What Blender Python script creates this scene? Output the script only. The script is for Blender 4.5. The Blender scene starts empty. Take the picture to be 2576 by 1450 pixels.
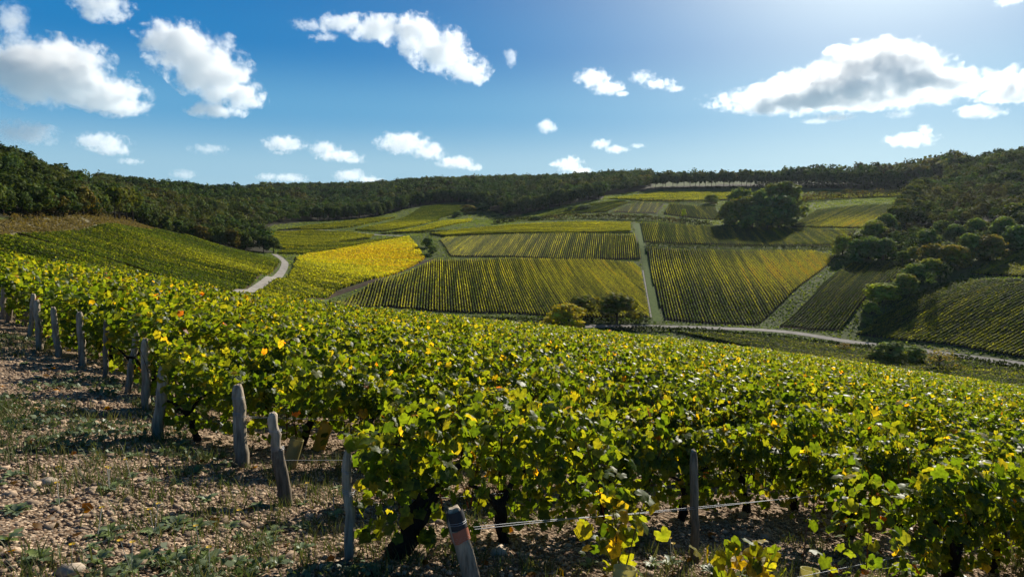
import bpy, bmesh, math, random
import numpy as np
from mathutils import Vector
S = bpy.context.scene
C = S.collection
R = math.radians
# ---------------------------------------------------------------- camera, sky, sun, exposure
PITCH = R(6.2)
cam = bpy.data.objects.new('camera', bpy.data.cameras.new('camera'))
C.objects.link(cam)
cam.data.lens = 24.0
cam.data.sensor_width = 36.0
cam.data.clip_start = 0.05
cam.data.clip_end = 20000
cam.rotation_euler = (R(90) - PITCH, 0, 0)
S.camera = cam
SUN_AZ, SUN_EL = R(29), R(27)            # azimuth clockwise from +Y
wd = bpy.data.worlds.new('World'); S.world = wd; wd.use_nodes = True
wn, wl = wd.node_tree.nodes, wd.node_tree.links
sky = wn.new('ShaderNodeTexSky'); sky.sky_type = 'NISHITA'; sky.sun_disc = False
sky.sun_elevation = SUN_EL; sky.sun_rotation = SUN_AZ
sky.altitude = 200; sky.air_density = 1.0; sky.dust_density = 0.6; sky.ozone_density = 2.0
bg = wn['Background']; bg.inputs['Strength'].default_value = 0.1
# a clear autumn sky: deep blue, darkened above the view to cut ambient light, paling to the horizon, a bright aureole round the sun
def W(t, **k):
    x = wn.new(t)
    for a_, b_ in k.items(): setattr(x, a_, b_)
    return x
wtc = W('ShaderNodeTexCoord'); wsx = W('ShaderNodeSeparateXYZ'); wl.new(wtc.outputs['Generated'], wsx.inputs[0])
ramp = W('ShaderNodeValToRGB'); wl.new(wsx.outputs['Z'], ramp.inputs[0]); ramp.color_ramp.interpolation = 'EASE'
for i, (z, c) in enumerate(((0.0, (.44, .66, .79)), (.06, (.34, .59, .76)), (.14, (.12, .39, .67)), (.23, (.012, .22, .55)), (.33, (.002, .165, .48)), (.5, (.004, .055, .16)))):
    e = ramp.color_ramp.elements[i] if i < 2 else ramp.color_ramp.elements.new(z)
    e.position = z; e.color = (*c, 1)
dt = W('ShaderNodeVectorMath', operation='DOT_PRODUCT'); wl.new(wtc.outputs['Generated'], dt.inputs[0])
dt.inputs[1].default_value = (math.sin(SUN_AZ) * math.cos(SUN_EL), math.cos(SUN_AZ) * math.cos(SUN_EL), math.sin(SUN_EL))
ac = W('ShaderNodeMath', operation='ARCCOSINE'); wl.new(dt.outputs['Value'], ac.inputs[0])
m1 = W('ShaderNodeMath', operation='MULTIPLY'); m1.inputs[1].default_value = -1 / R(8.6); wl.new(ac.outputs[0], m1.inputs[0])
ex = W('ShaderNodeMath', operation='EXPONENT'); wl.new(m1.outputs[0], ex.inputs[0])
halo = W('ShaderNodeVectorMath', operation='SCALE'); halo.inputs[0].default_value = (2.9, 2.75, 2.0); wl.new(ex.outputs[0], halo.inputs['Scale'])
ad = W('ShaderNodeVectorMath', operation='ADD'); wl.new(ramp.outputs[0], ad.inputs[0]); wl.new(halo.outputs[0], ad.inputs[1])
sc8 = W('ShaderNodeVectorMath', operation='SCALE'); sc8.inputs['Scale'].default_value = 6.9; wl.new(ad.outputs[0], sc8.inputs[0])
nk = W('ShaderNodeVectorMath', operation='SCALE'); nk.inputs['Scale'].default_value = .02; wl.new(sky.outputs[0], nk.inputs[0])
ad2 = W('ShaderNodeVectorMath', operation='ADD'); wl.new(sc8.outputs[0], ad2.inputs[0]); wl.new(nk.outputs[0], ad2.inputs[1])
wl.new(ad2.outputs[0], bg.inputs['Color'])
sl = bpy.data.lights.new('sun', 'SUN'); sl.energy = 5.0; sl.angle = R(0.5); sl.color = (1.0, 0.93, 0.80)
so = bpy.data.objects.new('sun', sl); C.objects.link(so)
sdir = Vector((math.sin(SUN_AZ) * math.cos(SUN_EL), math.cos(SUN_AZ) * math.cos(SUN_EL), math.sin(SUN_EL)))
so.rotation_euler = sdir.to_track_quat('Z', 'Y').to_euler(); so.location = (60, 60, 80)
S.view_settings.view_transform = 'Standard'; S.view_settings.look = 'None'
S.view_settings.exposure = 0.45; S.view_settings.gamma = 1.0
S.render.engine = 'CYCLES'
S.cycles.max_bounces = 8; S.cycles.diffuse_bounces = 1; S.cycles.glossy_bounces = 2
S.cycles.transmission_bounces = 2; S.cycles.transparent_max_bounces = 8; S.cycles.volume_bounces = 10
S.cycles.use_denoising = True
rng = np.random.default_rng(7)
random.seed(7)
# ---------------------------------------------------------------- the lie of the land
FP = 1717.0   # focal length in the pixels of a 2576-wide picture
def ray(U,V):
    U=np.asarray(U,float);V=np.asarray(V,float)
    u=(U-1288)/FP; v=(V-725)/FP
    return np.stack([u, np.cos(PITCH)-v*np.sin(PITCH), -np.sin(PITCH)-v*np.cos(PITCH)],-1)
CTRL=[
(1460,820,303),(1700,823,300),(1900,828,300),(2100,850,300),(2300,880,290),(2576,915,284),(3000,962,280),
(1064,781,315),(1288,790,318),(1640,800,315),(1906,822,308),(2151,845,306),(2400,875,296),
(1091,654,430),(1288,649,440),(1600,661,430),(971,700,365),(830,754,310),(1300,720,372),
(1622,621,462),(1803,629,452),(2040,631,440),(1993,736,355),(1780,720,368),
(1124,598,505),(1417,586,520),(1600,589,515),(1468,559,570),(1244,571,545),
(1798,570,545),(2155,578,520),(2143,653,420),(2309,665,400),(2435,704,365),(2576,704,360),(2576,621,430),(2475,669,392),
(2356,760,332),(3000,700,370),(3000,600,450),
(1300,556,590),(1520,548,600),(1720,560,575),(1684,511,670),(1534,535,620),(1798,520,655),(1480,517,660),
(1663,484,776),(1843,484,776),(1519,502,700),(1700,476,800),(1900,474,806),(2100,475,806),(2300,473,796),
(1985,572,535),(2056,527,600),(2269,515,610),(2009,495,712),(2297,488,735),
(2450,480,690),(2576,410,760),(2576,560,480),(2330,600,475),(2240,625,440),(2400,545,545),(3000,500,560),(3000,380,800),
(704,579,600),(854,562,670),(1000,548,715),(1060,520,800),(1120,514,820),(1190,516,800),(1280,550,680),(1100,558,640),
(944,592,560),(1031,595,520),(824,616,500),(695,640,440),(650,589,560),
(1000,472,1150),(1288,462,1100),(1500,458,1000),(800,482,1250),(820,535,850),(950,505,950),(1400,490,830),
(400,487,800),(600,497,830),(720,499,900),(240,494,720),(500,528,650),(650,535,720),(400,590,440),(560,625,430),
(0,590,250),(200,581,300),(340,575,370),(450,585,410),(0,556,272),(200,548,322),(330,563,392),
(0,428,400),(150,478,440),(300,528,460),(0,480,330),(0,412,520),(160,468,540),(-400,395,330),(-400,565,220),(-400,490,260),(-400,385,500),
(610,730,245),(672,693,300),(708,660,370),(300,650,262),(100,620,225),(430,705,238),(560,640,372),
(644,736,262),(794,751,292),(704,706,312),(944,703,352),(1064,640,440),(914,616,490),(743,661,400),
]
# (azimuth deg, range, z) where nothing is seen directly
CXYZ=[(-16.5,965,0),(-21,960,9),(-13,930,6),(-25,960,18),(0,150,-50),(20,150,-52),(37,150,-52),(-20,150,-42),(-37,120,-22),(37,230,-51),(20,240,-52),(8,250,-53),(0,240,-52),(-12,200,-40),(-50,150,-15),(50,200,-51),(0,0,-50),(180,100,-45),
(-37,700,30),(-30,1000,36),(-20,1300,42),(-10,1500,46),(0,1500,52),(10,1400,55),(20,1200,55),(30,1100,62),(38,1000,75),(50,900,80),(50,500,35),(15,1000,52),(24,1000,52)]
def ctrl_xyz():
    c=np.array(CTRL,float); d=ray(c[:,0],c[:,1]); k=c[:,2]/np.hypot(d[:,0],d[:,1])
    p=d*k[:,None]
    q=np.array([(r*np.sin(np.radians(a)),r*np.cos(np.radians(a)),z) for a,r,z in CXYZ])
    return np.vstack([p,q])
PTS=ctrl_xyz(); SC=300.0
def _k(d2):
    return np.where(d2>0, d2*np.log(np.maximum(d2,1e-12)),0)
def tps_fit(P,lam=0.0015):
    n=len(P); X=P[:,:2]/SC
    K=_k(((X[:,None]-X[None])**2).sum(-1))+lam*np.eye(n)
    A=np.hstack([np.ones((n,1)),X]); M=np.zeros((n+3,n+3)); M[:n,:n]=K; M[:n,n:]=A; M[n:,:n]=A.T
    b=np.zeros(n+3); b[:n]=P[:,2]; return np.linalg.solve(M,b)
W=tps_fit(PTS)
def far_z(x,y):
    sh=np.shape(x); X=np.stack([np.ravel(x),np.ravel(y)],-1)/SC; out=np.empty(len(X)); C=PTS[:,:2]/SC; n=len(C)
    for i in range(0,len(X),20000):
        Q=X[i:i+20000]; d2=((Q[:,None]-C[None])**2).sum(-1)
        out[i:i+20000]=_k(d2)@W[:n]+W[n]+Q@W[n+1:]
    return np.clip(out,-75,130).reshape(sh)
# near hillside: silhouette of the vine tops and its range, by azimuth
SU=np.array([-900,-300,0,200,400,600,900,1200,1600,2000,2300,2576,3000,3800.]); SV=np.array([540,600,645,668,695,738,772,800,840,888,930,972,1030,1100.])
ST=np.array([44,44,42,44,48,54,62,68,80,95,104,112,120,125.])
_d=ray(SU,SV); S_AZ=np.arctan2(_d[:,0],_d[:,1]); S_TAN=-_d[:,2]/np.hypot(_d[:,0],_d[:,1])
CLR=0.85; H0=2.07
def near_z(x,y):
    r=np.hypot(x,y); az=np.arctan2(x,y)
    t=np.interp(az,S_AZ,S_TAN); rt=np.interp(az,S_AZ,ST); d=.5*rt; k=CLR/(.75*rt*rt)
    m=t-2*k*d
    return -H0-m*r-k*np.maximum(0,r-d)**2
def gz(x,y):
    x=np.asarray(x,float);y=np.asarray(y,float)
    a=near_z(x,y); r=np.hypot(x,y)
    b=far_z(x,y)
    w=3.0; h=np.clip(.5+.5*(b-a)/w,0,1)
    m=a*(1-h)+b*h+w*h*(1-h)*.5
    return np.where(r<60,a,m)
def hit(U,V,r0=2.0,r1=1700.0,skip=0.0):
    """points where the pixel rays meet the ground (first hit beyond `skip`)"""
    d=ray(U,V); d=d/np.hypot(d[...,0],d[...,1])[...,None]; sh=d.shape[:-1]; d=d.reshape(-1,3)
    rr=np.geomspace(max(r0,skip),r1,700); out=np.full((len(d),3),np.nan)
    for i,q in enumerate(d):
        f=rr*q[2]-(far_z if skip else gz)(rr*q[0],rr*q[1]); j=np.nonzero((f[:-1]>0)&(f[1:]<=0))[0]
        if len(j)==0: continue
        j=j[0]; a,b=rr[j],rr[j+1]
        t=a+(b-a)*f[j]/(f[j]-f[j+1]); out[i]=q*t
    return out.reshape(sh+(3,))
# ---------------------------------------------------------------- helpers
class MB:
    """collects numpy geometry and links it as ONE mesh object"""
    def __init__(s): s.v=[]; s.f=[]; s.n=[]; s.c=[]; s.nv=0
    def add(s, V, F, col=(.5,.5,.5)):
        V=np.asarray(V,float); F=np.asarray(F,int)
        s.v.append(V); s.f.append((F+s.nv).ravel()); s.n.append(np.full(len(F),F.shape[1]))
        c=np.asarray(col,float)
        s.c.append(np.broadcast_to(c,(len(V),3)) if c.ndim==1 else c); s.nv+=len(V)
    def scatter(s, tpl, pos, rot, size, col, edge=None):
        """tpl=(verts k,3; faces m,q; edge weight k): placed at pos with frames rot (N,3,3, columns x y z)"""
        T,F,ew=tpl; N=len(pos); k=len(T)
        if N==0: return
        size=np.broadcast_to(np.asarray(size,float),(N,))
        V=np.einsum('nij,kj->nki',rot,T)*size[:,None,None]+pos[:,None,:]
        Fs=(F[None]+(np.arange(N)*k)[:,None,None]).reshape(-1,F.shape[1])
        cc=np.repeat(col[:,None,:],k,1)
        if edge is not None: cc=cc*(1-ew[None,:,None])+edge[:,None,:]*ew[None,:,None]
        s.add(V.reshape(-1,3),Fs,cc.reshape(-1,3))
    def tube(s, P, r, n=6, col=(.2,.2,.2), cap=True):
        P=np.asarray(P,float); r=np.broadcast_to(np.asarray(r,float),(len(P),))
        t=np.gradient(P,axis=0); t/=np.linalg.norm(t,axis=1)[:,None]+1e-9
        ref=np.array([0,0,1.]) if abs(t[0,2])<.8 else np.array([0,1.,0])
        a=np.cross(t,ref); a/=np.linalg.norm(a,axis=1)[:,None]+1e-9; b=np.cross(t,a)
        th=np.arange(n)*2*np.pi/n
        V=P[:,None]+r[:,None,None]*(np.cos(th)[None,:,None]*a[:,None]+np.sin(th)[None,:,None]*b[:,None])
        m=len(P); i=np.arange(m-1)[:,None]*n; j=np.arange(n)[None]; j2=(j+1)%n
        F=np.stack([i+j,i+j2,i+n+j2,i+n+j],-1).reshape(-1,4)
        s.add(V.reshape(-1,3),F,col)
        if cap:
            for q,o in ((0,1),(m-1,0)):
                c=P[q]; base=V[q]; VV=np.vstack([base,c[None]])
                FF=np.stack([np.arange(n),(np.arange(n)+1)%n,np.full(n,n)],-1)
                s.add(VV,FF,col)
    def build(s, name, mat, parent=None, smooth=False):
        me=bpy.data.meshes.new(name)
        v=np.concatenate(s.v); f=np.concatenate(s.f); n=np.concatenate(s.n); c=np.concatenate(s.c)
        me.vertices.add(len(v)); me.vertices.foreach_set('co',v.astype(np.float32).ravel())
        me.loops.add(len(f)); me.loops.foreach_set('vertex_index',f.astype(np.int32))
        st=np.concatenate([[0],np.cumsum(n)[:-1]])
        me.polygons.add(len(n)); me.polygons.foreach_set('loop_start',st.astype(np.int32))
        if smooth: me.polygons.foreach_set('use_smooth',np.ones(len(n),bool))
        me.update(calc_edges=True)
        a=me.attributes.new('Col','FLOAT_COLOR','POINT')
        a.data.foreach_set('color',np.hstack([np.clip(c,0,1),np.ones((len(c),1))]).astype(np.float32).ravel())
        me.materials.append(mat)
        o=bpy.data.objects.new(name,me); C.objects.link(o)
        if parent is not None: o.parent=parent
        return o
def tag(o,label=None,cat=None,group=None,kind=None):
    if label: o['label']=label
    if cat: o['category']=cat
    if group: o['group']=group
    if kind: o['kind']=kind
    return o
def empty(name,loc=(0,0,0)):
    o=bpy.data.objects.new(name,None); C.objects.link(o); o.location=loc; o.empty_display_size=.2
    return o
def nrm(v): return v/(np.linalg.norm(v,axis=-1,keepdims=True)+1e-9)
def frames(n,tip):
    z=nrm(n); y=nrm(tip-(tip*z).sum(-1,keepdims=True)*z); x=np.cross(y,z)
    return np.stack([x,y,z],-1)
def rand_frames(N,g=rng):
    return frames(g.normal(size=(N,3)),g.normal(size=(N,3)))
_perm=np.random.default_rng(3).random((64,64))
def vnoise(x,y):
    """smooth 2-D value noise in 0..1"""
    x=np.asarray(x,float);y=np.asarray(y,float)
    xi=np.floor(x).astype(int); yi=np.floor(y).astype(int); fx=x-xi; fy=y-yi
    fx=fx*fx*(3-2*fx); fy=fy*fy*(3-2*fy); p=lambda i,j:_perm[i&63,j&63]
    return (p(xi,yi)*(1-fx)+p(xi+1,yi)*fx)*(1-fy)+(p(xi,yi+1)*(1-fx)+p(xi+1,yi+1)*fx)*fy
def fnoise(x,y,o=3): return sum(vnoise(x*2**i+17*i,y*2**i+31*i)*.5**i for i in range(o))/sum(.5**i for i in range(o))
def mix(a,b,t):
    t=np.asarray(t)[...,None]; return np.asarray(a)*(1-t)+np.asarray(b)*t
def inside(poly,x,y):
    poly=np.asarray(poly); r=np.zeros(np.shape(x),bool); n=len(poly)
    for i in range(n):
        x1,y1=poly[i][:2]; x2,y2=poly[(i+1)%n][:2]
        if y1==y2: continue
        c=((y1>y)!=(y2>y))&(x<(x2-x1)*(y-y1)/(y2-y1)+x1); r^=c
    return r
def pp(pts,skip=0):
    a=np.array(pts,float); return hit(a[:,0],a[:,1],skip=skip)
# ---------------------------------------------------------------- materials
def newmat(name):
    m=bpy.data.materials.new(name); m.use_nodes=True; nt=m.node_tree; return m,nt.nodes,nt.links,nt.nodes['Principled BSDF']
def leaf_mat(name,trans=.45,rough=.4,spec=.5,boost=(1.25,1.2,.45),tint=False,mottle=False):
    m,n,l,p=newmat(name)
    a=n.new('ShaderNodeAttribute'); a.attribute_name='Col'
    p.inputs['Roughness'].default_value=rough; p.inputs['Specular IOR Level'].default_value=spec
    ac=a.outputs['Color']
    if tint:
        oi=n.new('ShaderNodeObjectInfo'); tm=n.new('ShaderNodeMix'); tm.data_type='RGBA'; tm.blend_type='MULTIPLY'; tm.inputs[0].default_value=1; l.new(ac,tm.inputs[6]); l.new(oi.outputs['Color'],tm.inputs[7]); ac=tm.outputs[2]
    if mottle:
        gp=n.new('ShaderNodeNewGeometry'); mo=n.new('ShaderNodeTexNoise'); mo.inputs['Scale'].default_value=38; mo.inputs['Detail'].default_value=3; l.new(gp.outputs['Position'],mo.inputs['Vector']); mq=n.new('ShaderNodeMapRange'); mq.inputs[1].default_value=.3; mq.inputs[2].default_value=.7; mq.inputs[3].default_value=.6; mq.inputs[4].default_value=1.4; l.new(mo.outputs[0],mq.inputs[0])
        mv=n.new('ShaderNodeVectorMath'); mv.operation='SCALE'; l.new(ac,mv.inputs[0]); l.new(mq.outputs[0],mv.inputs['Scale']); ac=mv.outputs[0]
    l.new(ac,p.inputs['Base Color'])
    t=n.new('ShaderNodeBsdfTranslucent'); mu=n.new('ShaderNodeMix'); mu.data_type='RGBA'; mu.blend_type='MULTIPLY'
    mu.inputs[0].default_value=1; mu.inputs[7].default_value=(*boost,1); l.new(ac,mu.inputs[6]); l.new(mu.outputs[2],t.inputs['Color'])
    ms=n.new('ShaderNodeMixShader'); ms.inputs[0].default_value=trans
    l.new(p.outputs[0],ms.inputs[1]); l.new(t.outputs[0],ms.inputs[2]); l.new(ms.outputs[0],n['Material Output'].inputs['Surface'])
    return m
def rough_mat(name,c1,c2,scale=8,rough=.9,bump=.3,use_attr=False,spec=.1,detail=6,stretch=None,bdist=.02):
    """noise-mottled surface in object coordinates"""
    m,n,l,p=newmat(name)
    tc=n.new('ShaderNodeTexCoord'); no=n.new('ShaderNodeTexNoise'); no.inputs['Scale'].default_value=scale; no.inputs['Detail'].default_value=detail; no.inputs['Roughness'].default_value=.65
    src=tc.outputs['Object']
    if stretch:
        mp=n.new('ShaderNodeMapping'); mp.inputs['Scale'].default_value=stretch; l.new(src,mp.inputs[0]); src=mp.outputs[0]
    l.new(src,no.inputs['Vector'])
    cr=n.new('ShaderNodeValToRGB'); cr.color_ramp.elements[0].position=.3; cr.color_ramp.elements[1].position=.72
    cr.color_ramp.elements[0].color=(*c1,1); cr.color_ramp.elements[1].color=(*c2,1)
    l.new(no.outputs[0],cr.inputs[0]); out=cr.outputs[0]
    if use_attr:
        a=n.new('ShaderNodeAttribute'); a.attribute_name='Col'; mu=n.new('ShaderNodeMix'); mu.data_type='RGBA'; mu.blend_type='MULTIPLY'; mu.inputs[0].default_value=1
        l.new(out,mu.inputs[6]); l.new(a.outputs['Color'],mu.inputs[7]); out=mu.outputs[2]
    l.new(out,p.inputs['Base Color']); p.inputs['Roughness'].default_value=rough; p.inputs['Specular IOR Level'].default_value=spec
    if bump:
        b=n.new('ShaderNodeBump'); b.inputs['Strength'].default_value=bump; b.inputs['Distance'].default_value=bdist; l.new(no.outputs[0],b.inputs['Height']); l.new(b.outputs[0],p.inputs['Normal'])
    return m
def plain_mat(name,c,rough=.6,metal=0,trans=0):
    m,n,l,p=newmat(name); p.inputs['Base Color'].default_value=(*c,1); p.inputs['Roughness'].default_value=rough; p.inputs['Metallic'].default_value=metal
    if trans:
        t=n.new('ShaderNodeBsdfTranslucent'); t.inputs[0].default_value=(*c,1); ms=n.new('ShaderNodeMixShader'); ms.inputs[0].default_value=trans
        l.new(p.outputs[0],ms.inputs[1]); l.new(t.outputs[0],ms.inputs[2]); l.new(ms.outputs[0],n['Material Output'].inputs['Surface'])
    return m
M_vine=leaf_mat('vine leaf',.55,.48,.3,(4.0,3.2,.5),mottle=True)
M_farvine=leaf_mat('distant vine foliage',.45,.7,.12,(2.1,2.15,.6))
M_tree=leaf_mat('tree foliage',.22,.8,.06,(2.0,1.9,.7),tint=True)
M_weed=leaf_mat('weed leaf',.25,.5,.4,(1.1,1.15,.6))
M_grass=leaf_mat('grass blades',.35,.6,.3,(1.1,1.15,.6))
M_bark=rough_mat('bark',(.018,.014,.011),(.06,.048,.038),14,.95,.8)
M_vbark=rough_mat('vine bark',(.012,.010,.009),(.045,.036,.03),30,.95,1.0,stretch=(1,1,.25))
M_wood=rough_mat('weathered wood',(.17,.135,.10),(.74,.61,.46),26,.85,.9,stretch=(1,1,.07),use_attr=True)
M_wire=plain_mat('galvanised wire',(.34,.35,.37),.55,.7)
M_sleeve=plain_mat('pale plastic',(.72,.66,.30),.45,0,.5)
M_net=plain_mat('yellow plastic',(.75,.48,.06),.5,0,.4)
M_tape=plain_mat('orange tape',(.42,.13,.07),.6)
M_stone=rough_mat('limestone',(.62,.55,.48),(1,.95,.88),25,.9,.4,use_attr=True)
M_grassy=rough_mat("track grass",(.06,.085,.018),(.15,.17,.045),.8,1,.2,use_attr=True)
M_road=rough_mat('pale gravel',(.22,.20,.175),(.38,.35,.31),.5,.95,.3)
M_flower=plain_mat('yellow petals',(.85,.55,.02),.6,0,.3)
M_stem=plain_mat('stem',(.10,.05,.035),.7)
M_soilfar=rough_mat('field soil',(.04,.028,.018),(.085,.06,.04),.35,1,.2)
def ground_mat():
    m,n,l,p=newmat('ground')
    a=n.new('ShaderNodeAttribute'); a.attribute_name='Col'
    geo=n.new('ShaderNodeNewGeometry')
    def noise(sc,det=5,ro=.6):
        t=n.new('ShaderNodeTexNoise'); t.inputs['Scale'].default_value=sc; t.inputs['Detail'].default_value=det; t.inputs['Roughness'].default_value=ro; l.new(geo.outputs['Position'],t.inputs['Vector']); return t
    n1=noise(.25); n2=noise(9,6,.7)
    mr=n.new('ShaderNodeMapRange'); mr.inputs[1].default_value=.25; mr.inputs[2].default_value=.75; mr.inputs[3].default_value=.6; mr.inputs[4].default_value=1.4; l.new(n1.outputs[0],mr.inputs[0])
    mr2=n.new('ShaderNodeMapRange'); mr2.inputs[1].default_value=.3; mr2.inputs[2].default_value=.7; mr2.inputs[3].default_value=.5; mr2.inputs[4].default_value=1.5; l.new(n2.outputs[0],mr2.inputs[0])
    mm=n.new('ShaderNodeMath'); mm.operation='MULTIPLY'; l.new(mr.outputs[0],mm.inputs[0]); l.new(mr2.outputs[0],mm.inputs[1])
    # limestone chips set in the soil: two sizes, only where the ground is bare (alpha of the colour layer carries no meaning; red over green does)
    sp=n.new('ShaderNodeSeparateColor'); l.new(a.outputs['Color'],sp.inputs[0])
    bare=n.new('ShaderNodeMath'); bare.operation='SUBTRACT'; l.new(sp.outputs[0],bare.inputs[0]); l.new(sp.outputs[1],bare.inputs[1])
    bm_=n.new('ShaderNodeMapRange'); bm_.inputs[1].default_value=.022; bm_.inputs[2].default_value=.045; l.new(bare.outputs[0],bm_.inputs[0])
    prev=a.outputs['Color']
    for sc_,thr in ((24,.42),(52,.5)):
        v=n.new('ShaderNodeTexVoronoi'); v.inputs['Scale'].default_value=sc_; wv=n.new('ShaderNodeVectorMath'); wv.operation='MULTIPLY_ADD'; wv.inputs[1].default_value=(.03,)*3; l.new(n2.outputs['Color'],wv.inputs[0]); l.new(geo.outputs['Position'],wv.inputs[2]); l.new(wv.outputs[0],v.inputs['Vector'])
        s1=n.new('ShaderNodeMath'); s1.operation='LESS_THAN'; s1.inputs[1].default_value=thr; l.new(v.outputs['Distance'],s1.inputs[0])
        s2=n.new('ShaderNodeSeparateColor'); l.new(v.outputs['Color'],s2.inputs[0]); s3=n.new('ShaderNodeMath'); s3.operation='LESS_THAN'; s3.inputs[1].default_value=.62; l.new(s2.outputs[0],s3.inputs[0])
        s4=n.new('ShaderNodeMath'); s4.operation='MULTIPLY'; l.new(s1.outputs[0],s4.inputs[0]); l.new(s3.outputs[0],s4.inputs[1]); s5=n.new('ShaderNodeMath'); s5.operation='MULTIPLY'; l.new(s4.outputs[0],s5.inputs[0]); l.new(bm_.outputs[0],s5.inputs[1])
        cr=n.new('ShaderNodeValToRGB'); cr.color_ramp.elements[0].color=(.20,.14,.095,1); cr.color_ramp.elements[1].color=(.66,.50,.35,1); l.new(s2.outputs[1],cr.inputs[0])
        mx=n.new('ShaderNodeMix'); mx.data_type='RGBA'; l.new(s5.outputs[0],mx.inputs[0]); l.new(prev,mx.inputs[6]); l.new(cr.outputs[0],mx.inputs[7]); prev=mx.outputs[2]
    vs=n.new('ShaderNodeVectorMath'); vs.operation='SCALE'; l.new(prev,vs.inputs[0]); l.new(mm.outputs[0],vs.inputs['Scale'])
    l.new(vs.outputs[0],p.inputs['Base Color']); p.inputs['Roughness'].default_value=1; p.inputs['Specular IOR Level'].default_value=.15
    vo=n.new('ShaderNodeTexVoronoi'); vo.inputs['Scale'].default_value=28; l.new(geo.outputs['Position'],vo.inputs['Vector'])
    ad=n.new('ShaderNodeMath'); ad.operation='SUBTRACT'; l.new(n2.outputs[0],ad.inputs[0]); l.new(vo.outputs['Distance'],ad.inputs[1])
    b=n.new('ShaderNodeBump'); b.inputs['Strength'].default_value=.8; b.inputs['Distance'].default_value=.03; l.new(ad.outputs[0],b.inputs['Height']); l.new(b.outputs[0],p.inputs['Normal'])
    return m
M_ground=ground_mat()
# ---------------------------------------------------------------- ground, roads, tracks
WOODS_UR=dict(
 hill=[(-900,190),(-600,190),(0,279),(100,302),(200,328),(330,402),(420,436),(300,660),(0,660),(-900,600)],
 mid=[(345,424),(450,441),(560,441),(690,449),(672,470),(640,560),(690,628),(800,690),(800,1000),(740,1000),(650,1000),(250,1000),(250,640)],
 far=[(800,690),(950,740),(1040,812),(1050,900),(1050,1000),(1640,1000),(1640,1250),(1290,1300),(800,1400),(640,1300),(640,1000),(800,1000)],
 centre=[(1040,812),(1120,842),(1200,822),(1235,745),(1280,697),(1400,706),(1515,714),(1522,770),(1640,806),(1640,1000),(1050,1000)],
 ridge=[(1640,812),(1900,816),(2200,812),(2340,790),(2400,800),(2420,900),(2200,880),(1900,850),(1780,842),(1640,840)],
 right=[(2258,505),(2300,640),(2335,735),(2385,800),(2410,900),(2900,950),(3000,600),(2900,440),(2576,455),(2420,478)],
)
def UR(x,y):
    """picture column at eye level and range of a ground point"""
    yy=np.where(y>1e-3,y,1e-3)
    return 1288+FP*x/(yy*np.cos(PITCH)), np.hypot(x,y)
def from_UR(U,r):
    az=np.arctan2((np.asarray(U,float)-1288)/FP*np.cos(PITCH),1.0); return np.sin(az)*r, np.cos(az)*r
def is_wood(x,y):
    U,r=UR(x,y); w=np.zeros(np.shape(x),bool)
    for p in WOODS_UR.values(): w|=inside(p,U,r)
    return w&(y>1)
def ground():
    az=np.concatenate([np.linspace(-180,-62,40)[:-1],np.linspace(-62,62,420),np.linspace(62,180,40)[1:-1]])
    r=np.concatenate([np.geomspace(.25,60,230)[:-1],np.geomspace(60,2000,200)]); A,Rr=np.meshgrid(np.radians(az),r)
    x=np.sin(A)*Rr; y=np.cos(A)*Rr; z=gz(x,y)
    m=Rr<30
    z=z+np.where(m,(fnoise(x*4,y*4,4)-.5)*.05*np.clip((30-Rr)/10,0,1),0)
    nr,na=A.shape; i=np.arange(nr-1)[:,None]*na; j=np.arange(na)[None]; j2=(j+1)%na
    F=np.stack([i+j,i+na+j,i+na+j2,i+j2],-1).reshape(-1,4)
    f=fnoise(x*.15,y*.15,3)
    grass=mix((.05,.078,.014),(.105,.125,.03),f); soil=mix((.10,.06,.035),(.20,.125,.072),fnoise(x*2,y*2,3))
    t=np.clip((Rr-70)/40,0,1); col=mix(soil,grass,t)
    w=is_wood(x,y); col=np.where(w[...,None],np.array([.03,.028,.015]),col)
    bank=inside(BANK,x,y); bc=mix((.13,.112,.06),(.215,.192,.115),fnoise(x*.3,y*.3,3)); col=np.where(bank[...,None],bc,col)
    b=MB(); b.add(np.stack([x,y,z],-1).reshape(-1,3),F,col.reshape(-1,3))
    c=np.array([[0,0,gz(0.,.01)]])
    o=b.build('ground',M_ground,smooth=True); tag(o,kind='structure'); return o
BANK=pp([(-60,600),(0,593),(45,589),(200,580),(345,574),(405,578),(330,556),(300,548),(200,543),(100,548),(0,555),(-60,558)])[:,:2]
ROADS=[]
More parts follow.
